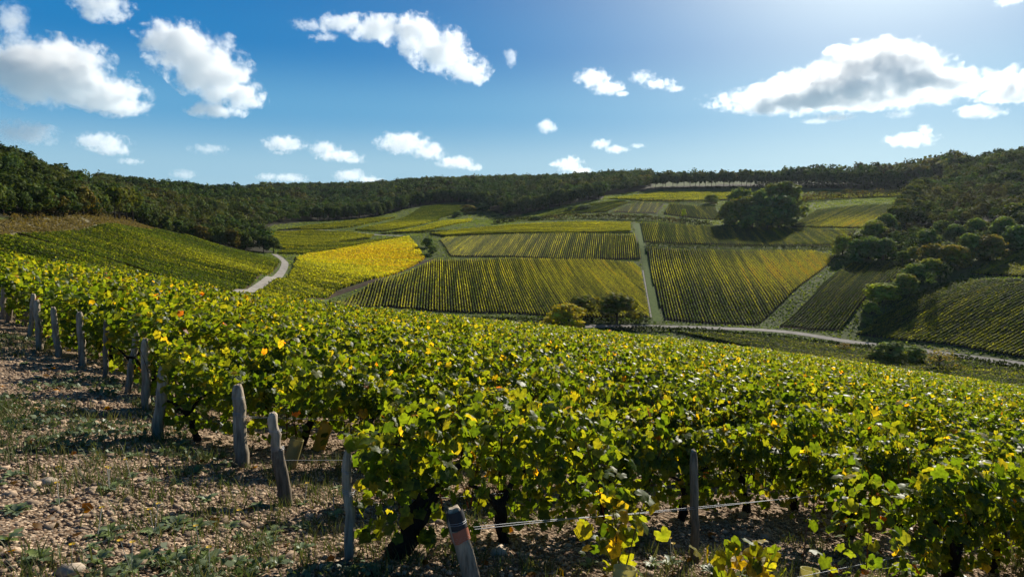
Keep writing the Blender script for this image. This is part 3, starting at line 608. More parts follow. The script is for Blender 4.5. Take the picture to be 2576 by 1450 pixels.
hedge([(1624,617),(1700,619),(1850,624),(2000,624),(2090,626)],2.2,1.8,'low dark hedge between the two parcels left of the clump',hg[:2])
hedge([(2010,508),(2100,501),(2200,496),(2295,492)],7.5,3.0,'tall sunlit topped hedge above the parcel with the yellow corner',[(.05,.06,.02),(.08,.08,.03),(.14,.11,.045)],q=.9)
hedge([(1190,805),(1300,807),(1400,808),(1500,810),(1640,812)],2.0,1.5,'bank of long grass coloured dark for shadow, on the upper side of the road',[(.03,.05,.014),(.045,.065,.02)],'grass bank',name='grass_bank')  # the shadow on the bank is put into its dark greens
hedge([(1540,829),(1700,832),(1800,838),(1961,851),(2100,868),(2215,880)],1.8,1.5,'bank of long grass coloured dark for shadow along the lower side of the road',[(.03,.05,.014),(.045,.065,.02)],'grass bank',name='grass_bank',skip=200)  # same darkened greens, standing in for the shadow on the bank
hedge([(2390,902),(2480,915),(2576,932),(2700,952)],1.8,1.5,'grass bank coloured dark for shadow below the road at the right edge',[(.03,.05,.014),(.045,.065,.02)],'grass bank',name='grass_bank',skip=200)  # bank shadow painted in with the same dark greens
hedge([(45,593),(130,618),(330,673),(430,708)],1.0,.8,'dark ditch line of bramble between the two left parcels',[(.015,.02,.008),(.03,.03,.012)],'ditch growth',name='bramble_line',skip=130)
hedge([(704,634),(824,617),(930,601)],1.2,1.0,'dark hedge line under the olive green parcel',hg[:2])
hedge([(745,650),(752,662),(742,680)],1.3,.8,'short dark hedge beside the bend of the winding track',hg[:2])
hedge([(1082,590),(1124,597),(1288,588),(1417,588),(1590,587)],1.0,.8,'dark line of rough grass between the two middle terrace parcels',hg[:1],'grass bank',name='grass_bank')
hedge([(960,589),(1050,586),(1130,583)],1.5,1.0,'dark low hedge at the end of the pale path',hg[:2])
hedge([(700,580),(760,577),(800,578)],1.6,1.2,'small dark hedge at the foot of the far wood',hg[:2])
hedge([(20,553),(100,545),(200,541),(300,546),(335,560)],1.8,2.0,'dry bramble and bushes along the top of the brown bank',[(.10,.08,.03),(.16,.12,.05),(.06,.06,.02)],dens=8)
hedge([(1650,476),(1780,474),(1900,473)],2.2,3.0,'low undergrowth under the thin part of the ridge row',hg[:2],'undergrowth',name='undergrowth',q=1.0)
hedge([(1900,473),(2050,474),(2200,474),(2340,473)],8.5,4.0,'dense undergrowth closing the ridge row on the right',hg[:2],'undergrowth',name='undergrowth',q=1.2)
# dry grass on the bank
bx=rng.uniform(BANK[:,0].min(),BANK[:,0].max(),60000); by=rng.uniform(BANK[:,1].min(),BANK[:,1].max(),60000); k=inside(BANK,bx,by)&(fnoise(bx*.2,by*.2,3)>.30); bx,by=bx[k],by[k]; m=len(bx)
b=MB(); b.scatter(QUAD,np.column_stack([bx,by,gz(bx,by)+rng.uniform(0,.5,m)]),frames(rng.normal(0,.8,(m,3))+np.array([0,0,.6]),rng.normal(size=(m,3))),rng.uniform(.25,.6,m),mix((.13,.10,.035),(.24,.19,.09),rng.random(m)))
tag(b.build('dry_grass',M_tree),'dry brown grass on the bank under the wooded hill','grass',kind='stuff')
# rough grass of the verges and unplanted slopes
mu=rng.uniform(560,2620,260000); mr=np.sqrt(rng.uniform(240**2,790**2,260000)); x,y=from_UR(mu,mr); k=~is_wood(x,y)
for P_ in PARCELS: k&=~inside(P_,x,y)
for rp,rw in ROADS:
    lo,hi=rp.min(0)-6,rp.max(0)+6; nb=np.nonzero(k&(x>lo[0])&(x<hi[0])&(y>lo[1])&(y<hi[1]))[0]
    dd=np.sqrt(((np.stack([x[nb],y[nb]],-1)[:,None]-rp[None])**2).sum(-1)).min(1); k[nb[dd<rw]]=False
x,y=x[k],y[k]; z=far_z(x,y); k=gz(x,y)-z<.5; x,y,z=x[k],y[k],z[k]; m=len(x); print('verge grass',m)
b=MB(); nn=rng.normal(0,.5,(m,3)); nn[:,2]+=.9
tus=np.clip(fnoise(x*.08,y*.08,3)*1.6-.3,0,1)
b.scatter(QUAD,np.column_stack([x,y,z+.02+rng.uniform(0,.22,m)*(.4+tus)]),frames(nn,rng.normal(size=(m,3))),rng.uniform(.35,.8,m),mix((.05,.085,.016),(.17,.20,.05),np.clip(tus+rng.normal(0,.2,m),0,1)))
tag(b.build('verge_grass',M_farvine),'rough grass on the verges and slopes between the far parcels','grass',kind='stuff')
# ---------------------------------------------------------------- the near vineyard
DV=np.array([math.sin(R(56)),math.cos(R(56))]); NV=np.array([-DV[1],DV[0]])    # along the rows, across them
def leaf_tpl(lod,curl=0.,cup=1.):
    if lod==0:
        half=[(.10,-.34),(.34,-.42),(.50,-.20),(.46,-.02),(.58,.22),(.42,.38),(.27,.50),(0,.72)]
        pts=[(0,-.12)]+half+[(-a,b) for a,b in half[-2::-1]]
        V=[(0,.12,.0)]+[(x*(1-.25*abs(curl)),y,-.22*cup*abs(x)**1.2-.16*(y-.1)**2-curl*max(0,y)**2*.8+.05*math.sin(i*2.1)) for i,(x,y) in enumerate(pts)]; n=len(pts)
        F=[(0,i,i%n+1) for i in range(1,n+1)]
        return np.array(V,float),np.array(F),np.array([0]+[.2]+[1]*(n-1),float)
    if lod==1:
        pts=[(0,-.25),(.42,-.35),(.52,.25),(0,.72),(-.52,.25),(-.42,-.35)]
        V=[(0,.08,.05)]+[(x,y,-.2*abs(x)) for x,y in pts]; n=6
        return np.array(V,float),np.array([(0,i,i%n+1) for i in range(1,n+1)]),np.array([0]+[1]*n,float)
    V=[(0,-.38,0),(.5,.05,-.12),(0,.66,0),(-.5,.05,-.12)]
    return np.array(V,float),np.array([[0,1,2],[0,2,3]]),np.array([0,1,1,1.])
LEAF0=[leaf_tpl(0),leaf_tpl(0,.5,1.6),leaf_tpl(0,-.3,-.6),leaf_tpl(0,.9,2.6)]
LEAF=[leaf_tpl(0),leaf_tpl(1),leaf_tpl(2)]
LG=np.array([(.030,.060,.010),(.045,.085,.012),(.075,.115,.016),(.13,.15,.02),(.26,.22,.022),(.46,.30,.02),(.40,.13,.02),(.16,.06,.025)])
def leaf_cols(N,yel=0.,g=rng):
    t=g.beta(2.0,3.0,N)*3.4+yel+.05; k=g.random(N); t=np.where(k<.035,g.uniform(3.2,4.5,N),t); t=np.where(k<.0035,g.uniform(5,6.8,N),t)
    t=np.clip(t,0,6.99); i=t.astype(int); f=(t-i)[:,None]; c=LG[i]*(1-f)+LG[i+1]*f
    e=np.where(g.random((N,1))<.3,c*np.array([1.5,1.25,.9])+.015,c)
    return c*g.uniform(.75,1.25,(N,1)),e
def leaves_along(b,n,t0,t1,dens,size,lod,hs=1.0,keep=None,seed=0.,shoots=True,lowcut=None):
    """leaves of one row: row offset n, from t0 to t1"""
    N=int((t1-t0)*dens)
    if N<1: return
    t=rng.uniform(t0,t1,N); th=rng.uniform(-.35,np.pi+.35,N)
    top=(.72+.62*fnoise(t*.9+seed*5,t*0+seed,2))*hs; hw=.12+.25*vnoise(t*1.3+seed*3,t*0+seed+9)
    gap=vnoise(t*1.0+seed*11,t*0+seed+3); rho=rng.uniform(0,1,N)**.45*1.04
    off=np.cos(th)*hw*rho; hz=.70*hs+ np.sin(th)*rho*np.where(np.sin(th)>0,top+.12-.70*hs,.34)
    low=rng.random(N)<.28; hz=np.where(low,rng.uniform(.14,.6,N),hz)
    k=(gap>.12)|(rng.random(N)<.4); t,th,off,hz,rho=t[k],th[k],off[k],hz[k],rho[k]
    if shoots:
        m=int((t1-t0)*2.2); ts=rng.uniform(t0,t1,m); sl=rng.integers(3,8,m); ii=np.repeat(np.arange(m),sl); fr=rng.uniform(0,1,len(ii))
        lean=rng.normal(0,.22,(m,2)); tt=ts[ii]+lean[ii,0]*fr; oo=rng.normal(0,.12,m)[ii]+lean[ii,1]*fr; hh=(.72+.62*fnoise(tt*.9+seed*5,tt*0+seed,2)+.34*fr)*hs
        t=np.concatenate([t,tt]); off=np.concatenate([off,oo]); hz=np.concatenate([hz,hh]); th=np.concatenate([th,rng.uniform(0,np.pi,len(tt))])
    if lowcut is not None:
        q=(t>lowcut[0])|(hz>lowcut[1]); t,off,hz,th=t[q],off[q],hz[q],th[q]
    if keep is not None:
        q=keep(t); t,off,hz,th=t[q],off[q],hz[q],th[q]
    N=len(t); xy=NV*n+t[:,None]*DV+off[:,None]*NV; z=gz(xy[:,0],xy[:,1])+hz
    nn=np.cos(th)[:,None]*np.array([NV[0],NV[1],0])*.75+np.array([0,0,.55])+rng.normal(0,.55,(N,3))
    tip=np.array([0,0,-1.0])+np.cos(th)[:,None]*np.array([NV[0],NV[1],0])*.5+rng.normal(0,.5,(N,3))
    c,e=leaf_cols(N,.9*np.clip(hz-.75,0,.6)+.8*(fnoise(xy[:,0]*.25,xy[:,1]*.25,2)-.45))
    P=np.column_stack([xy,z]); Q=frames(nn,tip); sz=np.clip(rng.lognormal(-.05,.26,N),.45,1.5)*size
    if lod: b.scatter(LEAF[lod],P,Q,sz,c,e); return
    w=rng.choice(4,N,p=[.45,.27,.16,.12])
    for q in range(4): s_=w==q; b.scatter(LEAF0[q],P[s_],Q[s_],sz[s_],c[s_],e[s_])
POSTS=[ # foot and head in picture units, width, shape
 (1195,1500,1140,1275,46),(880,1410,874,1133,29),(718,1269,686,1038,30),(610,1172,597,966,29),(398,1101,412,919,25),(369,1030,366,851,20),(322,988,345,832,16),(265,951,267,806,13),
 (209,920,200,784,17),(149,898,134,772,15),(102,882,92,754,16),(76,848,85,738,12),(60,820,76,731,12),(23,807,34,714,13),(8,803,10,709,13)]
FOOT=pp([(a,b_) for a,b_,*_ in POSTS])
N_K=FOOT[:,:2]@NV; T_K=FOOT[:,:2]@DV
print('rows n',np.round(N_K,2),'t',np.round(T_K,2))
POST_LABEL=['thick dark topped post with a band of orange tape, nearest the viewer','grey squared post standing right against the vine leaves, second from the viewer','spliced post, a split grey upper piece set in a darker leaning stump','stout grey post with a rounded top and wire wound below it','leaning split post with wire at its head, just before the gap in the row','pale flat topped post standing straight beside a leaning one','thin post leaning to the right beside a straight pale one','slim dark post with a blue grey rag of shade at its middle',
 'grey post with a sunlit right face, left of the slim dark one','grey post leaning left with a chamfered head','curved grey post with a rounded head overlapping two thinner ones','thin post half hidden behind the curved grey one','dark post leaning right behind the curved grey one','dark leaning post second from the left edge','upright grey post at the left edge of the picture']
POST_LABEL[7]='slim dark post with wire rings round its upper half'
def post_mesh(name,foot,head,w,parent=None,seed=0,square=True,lo=0,hi=1,shade=1.0,sink=.12):
    g=np.random.default_rng(seed); foot=np.asarray(foot,float); head=np.asarray(head,float); n=10; ax=head-foot; L=np.linalg.norm(ax)
    foot2=foot-ax/L*sink; zs=np.concatenate([np.linspace(0,1,9),[1.0]]); b=MB(); rings=[]
    ang0=g.uniform(0,.8); a=np.arange(n)*2*np.pi/n+ang0
    prof=(1/np.maximum(np.abs(np.cos(a-ang0)),np.abs(np.sin(a-ang0)))*.86 if square else np.ones(n))*(1+g.normal(0,.05,n)); prof=np.minimum(prof,1.12)
    x=nrm(np.cross(ax,[0,1,0])); y=nrm(np.cross(ax,x))
    for i,q in enumerate(zs):
        s=w/2*(1.06-.12*q)*(1+g.normal(0,.02)); c=foot2+(head-foot2)*q+x*(math.sin(q*3)*w*.1*g.normal())
        if i>=len(zs)-2: s*=.93 if i==len(zs)-2 else .62
        if i==len(zs)-2: c=foot2+(head-foot2)*(1-.05)
        rr=s*prof*(1+g.normal(0,.025,n)); P=c+rr[:,None]*(np.cos(a)[:,None]*x+np.sin(a)[:,None]*y)
        if i==len(zs)-1: P+=nrm(ax)*g.normal(0,.008,n)[:,None]
        rings.append(P)
    V=np.concatenate(rings); i=np.arange(len(zs)-1)[:,None]*n; j=np.arange(n)[None]; j2=(j+1)%n
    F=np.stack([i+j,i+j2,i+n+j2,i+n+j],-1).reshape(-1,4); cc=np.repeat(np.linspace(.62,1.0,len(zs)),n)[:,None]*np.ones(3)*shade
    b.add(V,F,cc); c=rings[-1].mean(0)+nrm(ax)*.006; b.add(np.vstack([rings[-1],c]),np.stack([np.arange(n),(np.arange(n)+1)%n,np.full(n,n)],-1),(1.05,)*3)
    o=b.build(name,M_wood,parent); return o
def head_point(foot,U,V):
    d=ray(U,V); return d*(foot[1]*math.cos(PITCH)-foot[2]*math.sin(PITCH))/1.0
def ring_wire(b,c,ax,r,k,g,rad=.0018):
    x=nrm(np.cross(ax,[0,1,0])); y=nrm(np.cross(ax,x))
    a=np.linspace(0,2*np.pi*k,14*k)+g.uniform(0,6)
    b.tube(c+r*1.04*(np.cos(a)[:,None]*x+np.sin(a)[:,None]*y)+nrm(ax)*((a-a[0])*.0022+np.cos(a)*.008)[:,None],rad,4,(.5,)*3,False)
HEAD=[]
for k,((u,v,hu,hv,wp),f) in enumerate(zip(POSTS,FOOT)):
    dep=f[1]*math.cos(PITCH)-f[2]*math.sin(PITCH); h=ray(hu,hv)*dep; h=h/1.0; w=wp/FP*dep; HEAD.append(h); g=np.random.default_rng(50+k)
    if k==2:
        root=empty('wooden_post',f); C.objects
        mid=ray(699,1125)*dep; mid2=ray(697,1150)*dep
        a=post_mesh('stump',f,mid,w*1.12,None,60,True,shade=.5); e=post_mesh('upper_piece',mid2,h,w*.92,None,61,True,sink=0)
        for o in (a,e): o.parent=root; o.matrix_parent_inverse=root.matrix_world.inverted()
        for o in (a,e): o.location=-Vector(f)
    else:
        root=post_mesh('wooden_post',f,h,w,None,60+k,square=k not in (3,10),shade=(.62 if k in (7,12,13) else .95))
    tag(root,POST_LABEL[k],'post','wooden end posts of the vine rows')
    ax=h-f
    for fr,kk in ((.62,3),(.8,2)) if k<9 else ((.7,2),):
        b=MB(); ring_wire(b,f+ax*(fr+g.normal(0,.03)),ax,w*.5,kk,g,.0022); rw=b.build('wire_ring',M_wire,root)
        if k==2: rw.location=-Vector(f)
    if k==0:
        b=MB(); x=nrm(np.cross(ax,[0,1,0])); y=nrm(np.cross(ax,x)); a=np.linspace(0,2*np.pi,25); rr=w*.53
        rg=[f+ax*q+rr*(np.cos(a)[:,None]*x+np.sin(a)[:,None]*y)+nrm(ax)*(np.sin(a*3+1)*.006)[:,None] for q in (.635,.765)]
        V=np.concatenate(rg); i=np.arange(24); b.add(V,np.stack([i,i+1,i+26,i+25],-1),(.5,)*3); b.build('tape_band',M_tape,root)
        b=MB(); rr=w*.515; rg=[f+ax*q+rr*s*(np.cos(a)[:,None]*x+np.sin(a)[:,None]*y) for q,s in ((.77,1.0),(.90,.99),(.965,.9))]
        V=np.concatenate(rg); b.add(V,np.concatenate([np.stack([i,i+1,i+26,i+25],-1),np.stack([i+25,i+26,i+51,i+50],-1)]),(.5,)*3); b.build('dark_cap',plain_mat('tarred wood',(.02,.02,.025),.7),root)
def row_end(n,t0):
    t=np.arange(t0,220,.5); xy=NV*n+t[:,None]*DV; r=np.hypot(xy[:,0],xy[:,1]); az=np.arctan2(xy[:,0],xy[:,1])
    bad=(az>R(52))|((r>np.interp(az,S_AZ,ST)*1.25)&(r>20)); i=np.nonzero(bad&(t>t0+1))[0]
    vis=(az>R(-48))&~bad
    if not vis.any(): return None
    return t[np.argmax(vis)],(t[i[i>np.argmax(vis)][0]] if (i>np.argmax(vis)).any() else t[-1])
def trunk_mesh(n,t,h=.42,r=.045,seed=0,lean=None):
    g=np.random.default_rng(seed); b=MB(); xy=NV*n+t*DV; z=float(gz(xy[0],xy[1])); l=g.normal(0,.10,2) if lean is None else np.array(lean)
    k=7; q=np.linspace(-.1,1,k); P=np.stack([xy[0]+l[0]*q+g.normal(0,.012,k),xy[1]+l[1]*q+g.normal(0,.012,k),z+h*q],-1); rr=r*(1.25-.35*q)*(1+g.normal(0,.12,k)); b.tube(P,rr,9,(.5,)*3)
    top=P[-1]
    for s in (-1,1):
        e=top+np.array([DV[0]*s*.28,DV[1]*s*.28,.16+g.uniform(0,.1)]); b.tube([P[-2],(top+e)/2+np.array([0,0,.03]),e],[r*.7,r*.5,r*.3],6,(.5,)*3)
    return b
def canes(b,n,t0,t1,per=5,keep=None):
    m=int((t1-t0)*per)
    for _ in range(m):
        t=rng.uniform(t0,t1)
        if keep is not None and not keep(np.array([t]))[0]: continue
        xy=NV*n+t*DV+NV*rng.normal(0,.05); z=float(gz(*xy)); L=rng.uniform(.55,.95); a=rng.normal(0,.16,2)
        q=np.linspace(0,1,5); b.tube(np.stack([xy[0]+a[0]*q**1.5,xy[1]+a[1]*q**1.5,z+.32+L*q],-1),.0045*(1.2-.7*q),4,(.055,.03,.02),False)
SP=1.17
rows=[]
for k in range(len(POSTS)): rows.append((N_K[k],T_K[k],k))
# ordered rows: those that start at a visible post, then the rest at even spacing
first=list(zip(N_K[:11],T_K[:11]))
# rows start at the line of end posts; two more rows lie in front of the first post
sl=np.polyfit(N_K[:11],T_K[:11],1)
n_list=[N_K[0]-2*SP,N_K[0]-SP]+sorted(N_K[:11])
n_list+=list(np.arange(n_list[-1]+SP,62,SP))
ROWNAME={2:'nearest vine row, with a wide gap of young vines after the orange taped post',3:'dense vine row starting at the squared grey post nearest the viewer',4:'vine row starting behind the spliced post',5:'vine row starting at the stout post with a rounded top',6:'vine row starting at the leaning split post',7:'vine row starting at the pale flat topped post',8:'vine row starting at the thin post that leans right',9:'vine row starting at the slim dark post',10:'vine row starting at the grey post with a sunlit right face',11:'vine row starting at the grey post that leans left',12:'vine row starting at the curved grey post',1:'front vine row reaching into the bottom right corner',0:'lowest vine row, only its leaf tips showing at the bottom right'}
for i,n in enumerate(n_list):
    ts=float(np.interp(n,N_K[:11],T_K[:11])) if N_K[0]<=n<=N_K[10] else float(np.polyval(sl,n))
    ts+=.06; e=row_end(n,ts)
    if e is None: continue
    t0,t1=max(ts,e[0]),e[1]
    if t1-t0<1: continue
    keep=None
    if i==2: keep=lambda t:(t>6.35)|((t>3.35)&(t<3.75)&(rng.random(len(t))<.4))
    if i==1: keep=lambda t:(t>6.0)|((t>5.0)&(t<5.45)&(rng.random(len(t))<.5))
    if i==0: keep=lambda t:t>6.2
    if i==4: keep=lambda t:t>ts+.95
    if i==5: keep=lambda t:t>ts+.35
    B=MB(); seed=i*1.37
    tt=np.arange(t0,t1,.25); r=np.hypot(*(NV*n+tt[:,None]*DV).T)
    def spans(lo,hi):
        m=(r>=lo)&(r<hi); out=[]; j=0
        while j<len(m):
            if m[j]:
                k2=j
                while k2<len(m) and m[k2]: k2+=1
                out.append((tt[j],min(tt[k2-1]+.25,t1))); j=k2
            else: j+=1
        return out
    for a,c in spans(0,10.5): leaves_along(B,n,a,c,560,.082,0,keep=keep,seed=seed,lowcut=(ts+1.25,.62) if i==5 else None)
    for a,c in spans(10.5,22): leaves_along(B,n,a,c,400,.092,1,keep=keep,seed=seed)
    for a,c in spans(22,48): leaves_along(B,n,a,c,190,.128,2,seed=seed)
    for a,c in spans(48,400): leaves_along(B,n,a,c,100,.18,2,seed=seed,shoots=False)
    if not B.v: continue
    near=r.min()<14
    root=empty('vine_row',tuple(np.append(NV*n+t0*DV,float(gz(*(NV*n+t0*DV))))))
    if near: canes(B,n,t0,min(t1,t0+12),7,keep)
    loc=Vector(root.location); kids=[B.build('foliage',M_vine,root)]
    if near:
        tl=t0+.35; j=0
        lim=t0+ (16 if i<8 else 8)
        while tl<min(t1,lim):
            if keep is None or keep(np.array([tl]))[0]:
                big=(i==3 and j==0)
                kids.append(trunk_mesh(n,tl,.46 if big else rng.uniform(.36,.5),.085 if big else rng.uniform(.035,.06),int(i*97+j),lean=(.22,.12) if big else None).build('vine_trunk',M_vbark,root,True))
            tl+=rng.uniform(.9,1.25); j+=1
    for o in kids: o.location=-loc
    tag(root,ROWNAME.get(i,'leafy vine row on the near slope beyond the row at the curved grey post'),'vine row','vine rows of the near slope')
print('near rows',len(n_list))
# trellis wires
def wire(pxs_a,n,ta,tb,ha,hb,r,label,k=1,sag=.02):
    b=MB(); t=np.linspace(ta,tb,24); xy=NV*n+t[:,None]*DV; q=(t-ta)/(tb-ta)
    for j in range(k):
        z=gz(xy[:,0],xy[:,1])+ha+(hb-ha)*q-sag*np.sin(q*np.pi)+j*.012*np.cos(q*9); xx=xy+NV*j*.014*np.sin(q*7+j)[:,None]
        b.tube(np.column_stack([xx,z]),r,5,(.5,)*3,False)
    tag(b.build('trellis_wire',M_wire),label,'wire','trellis wires')
wire(0,N_K[0],T_K[0],8.2,.50,.52,.0026,'twisted bright wire running from the orange taped post past the young vine',2)
wire(0,N_K[0]-SP,2.6,8.0,.36,.40,.0022,'thin lower wire over the two young vine sleeves',1)
wire(0,N_K[1],T_K[1],8,.45,.5,.0022,'thin wire from the squared grey post into the leaves')
wire(0,N_K[2],T_K[2],6,.43,.46,.0024,'straight wire from the splice of the spliced post',1)
wire(0,N_K[3],T_K[3],6,.55,.62,.0024,'wire leaving the stout rounded post at half height',2)
wire(0,N_K[4],T_K[4],4,.56,.6,.0024,'pair of loose wires at the head of the leaning split post',2)
wire(0,N_K[4],T_K[4],4,.22,.3,.0022,'low wire at the foot of the leaning split post')
# posts and stakes inside the rows
f=pp([(1748,1409)])[0]; dep=f[1]*math.cos(PITCH)-f[2]*math.sin(PITCH)
tag(post_mesh('wooden_post',f,ray(1745,1132)*dep,20/FP*dep,None,90,True,shade=.55),'dark square post standing in the row above the bright wire','post','wooden posts inside the rows')
def stake(U,V,U2,V2,r,label,mat):
    f=pp([(U,V)])[0]; dep=f[1]*math.cos(PITCH)-f[2]*math.sin(PITCH); h=ray(U2,V2)*dep; b=MB(); b.tube([f-(h-f)*.1,(f+h)/2+np.array([.004,0,0]),h],[r,r,r*.8],6,(.5,)*3)
    tag(b.build('stake',mat),label,'stake','thin stakes of the young vines')
stake(2016,1440,2031,1302,.006,'thin rusty stake beside the right hand sleeve',M_stem)
stake(1566,1448,1581,1330,.006,'thin dark stake inside the left hand sleeve',M_stem)
stake(1640,1150,1638,1063,.012,'grey metal stake among the leaves',plain_mat('grey metal',(.25,.27,.3),.5,.6))
def sleeve(U,V,U2,V2,wp,label,mat,ribs=0):
    f=pp([(U,V)])[0]; dep=f[1]*math.cos(PITCH)-f[2]*math.sin(PITCH); h=ray(U2,V2)*dep; w=wp/FP*dep/2; ax=h-f; x=nrm(np.cross(ax,[0,1,0])); y=nrm(np.cross(ax,x)); b=MB(); n=14
    a=np.arange(n)*2*np.pi/n; m=26; sq=1+.18*np.cos(2*a+.5); V=[]
    for q in np.linspace(0,1,m):
        rr=w*sq*(1+(.06*(int(q*m)%2) if ribs else 0)); V.append(f+ax*q+rr[:,None]*(np.cos(a)[:,None]*x+np.sin(a)[:,None]*y))
    for q in (1,0):   # inner wall
        V.append(f+ax*q+(w*.93*sq)[:,None]*(np.cos(a)[:,None]*x+np.sin(a)[:,None]*y))
    V=np.concatenate(V); i=np.arange(m+1)[:,None]*n; j=np.arange(n)[None]; j2=(j+1)%n
    b.add(V,np.stack([i+j,i+j2,i+n+j2,i+n+j],-1).reshape(-1,4),(.5,)*3); tag(b.build('vine_sleeve',mat),label,'sleeve','plastic sleeves round young vines')
sleeve(800,1132,824,1062,27,'ribbed deep yellow sleeve leaning under the leaves',M_net,1)
sleeve(728,1172,748,1102,30,'dull pale sleeve half hidden behind the spliced post',plain_mat('dull plastic',(.42,.36,.14),.5,0,.35))
sleeve(1566,1500,1572,1425,50,'pale yellow sleeve open at the top, left of the small young vine',M_sleeve)
sleeve(2030,1500,2038,1430,40,'pale yellow sleeve at the foot of the thin rusty stake',M_sleeve)
# young vines
def young_vine(U,V,h,w,nl,label):
    f=pp([(U,V)])[0]; root=empty('young_vine',tuple(f)); b=MB(); s=MB()
    for j in range(3):
        e=np.array([rng.normal(0,w*.3),rng.normal(0,w*.2),h*rng.uniform(.7,1)]); q=np.linspace(0,1,6)[:,None]; s.tube(e*q*np.array([1,1,1])+np.array([0,0,0])*q,np.linspace(.007,.003,6),5,(.5,)*3,False)
    P=np.stack([rng.normal(0,w*.35,nl),rng.normal(0,w*.3,nl),rng.uniform(.12,1,nl)*h],-1); c,e=leaf_cols(nl,1.2)
    nn=rng.normal(0,.6,(nl,3))+np.array([0,-.2,.5]); tip=rng.normal(0,.5,(nl,3))+np.array([0,0,-1])
    b.scatter(LEAF[0],P,frames(nn,tip),rng.uniform(.8,1.2,nl)*.115,c,e); b.build('foliage',M_vine,root); s.build('stems',M_stem,root); tag(root,label,'vine','young vines in the gap of the nearest row')
young_vine(1563,1470,.72,.3,46,'young vine rising out of the left pale sleeve')
young_vine(1880,1490,.40,.42,55,'small bushy young vine with yellow leaves between the two pale sleeves')
young_vine(2036,1500,.22,.12,6,'sprig of young vine in the right pale sleeve')
# ---------------------------------------------------------------- stones, weeds, grass on the headland
def rock(g,flat=.55):
    bm=bmesh.new(); bmesh.ops.create_icosphere(bm,subdivisions=1,radius=.5)
    V=np.array([v.co[:] for v in bm.verts]); F=np.array([[v.index for v in f.verts] for f in bm.faces]); bm.free()
    V=V*(1+g.normal(0,.16,(len(V),1))); V[:,2]*=flat*g.uniform(.7,1.3); V[:,0]*=g.uniform(1,1.5); return V,F,np.zeros(len(V))
ROCKS=[rock(np.random.default_rng(i)) for i in range(6)]
def near_pts(N,rmax,p=1.0):
    az=rng.uniform(R(-45),R(43),N); r=2.0+(rmax-2.0)*rng.uniform(0,1,N)**p; return np.sin(az)*r,np.cos(az)*r
b=MB()
for N,s0,s1,rm in ((60000,.014,.04,13),(42000,.03,.065,24),(2200,.06,.13,22)):
    x,y=near_pts(N,rm,.75); n=x*NV[0]+y*NV[1]; t=x*DV[0]+y*DV[1]
    inrow=t>np.interp(n,N_K[:11],T_K[:11])+.4; k=(~inrow)|(rng.random(N)<.55); x,y=x[k],y[k]
    cl=fnoise(x*.9,y*.9,2); k=rng.random(len(x))<np.clip(cl*2.2-.3,.3,1); x,y=x[k],y[k]; m=len(x); z=gz(x,y)+rng.uniform(-.004,.012,m)
    fr=frames(np.array([0,0,1.])+rng.normal(0,.25,(m,3)),rng.normal(size=(m,3))); sz=np.exp(rng.uniform(math.log(s0),math.log(s1),m)); sh=rng.uniform(.35,1,m)[:,None]
    col=(np.array([.72,.57,.43])*(1-rng.random((m,1))*.25)+np.array([.06,.04,.03])*rng.random((m,1)))*sh
    w=rng.integers(0,6,m)
    for q in range(6):
        s=w==q; b.scatter(ROCKS[q],np.column_stack([x,y,z])[s],fr[s],sz[s],col[s])
tag(b.build('gravel',M_stone),'pale limestone chips littering the brown soil','gravel',kind='stuff')
for i,(u,v,wp,lb) in enumerate(((180,1440,90,'long pale limestone block at the bottom left'),(815,1430,44,'grey white stone at the foot of the squared post'),(940,1432,48,'pale stone left of the orange taped post, near the black vine trunk'),(1255,1390,60,'pale slab behind the orange taped post'),(420,1060,30,'square stone on the soil near the leaning split post'),(590,1240,26,'pale stone among the weeds below the stout post'),(400,1270,34,'broken pale stone beside a grey weed'),(120,1215,60,'flat stone slab in the soil at the left'))):
    p=pp([(u,v)])[0]; w=wp/FP*p[1]; V,F,_=rock(np.random.default_rng(70+i),.5); bb=MB(); V=V*w/1.2; V[:,0]*=1.1; bb.add(V,F,(.56,.49,.41)); o=bb.build('stone',M_stone); o.location=(p[0],p[1],p[2]+w*.10); o.rotation_euler=(0,0,random.uniform(-.4,.4)); tag(o,lb,'stone')
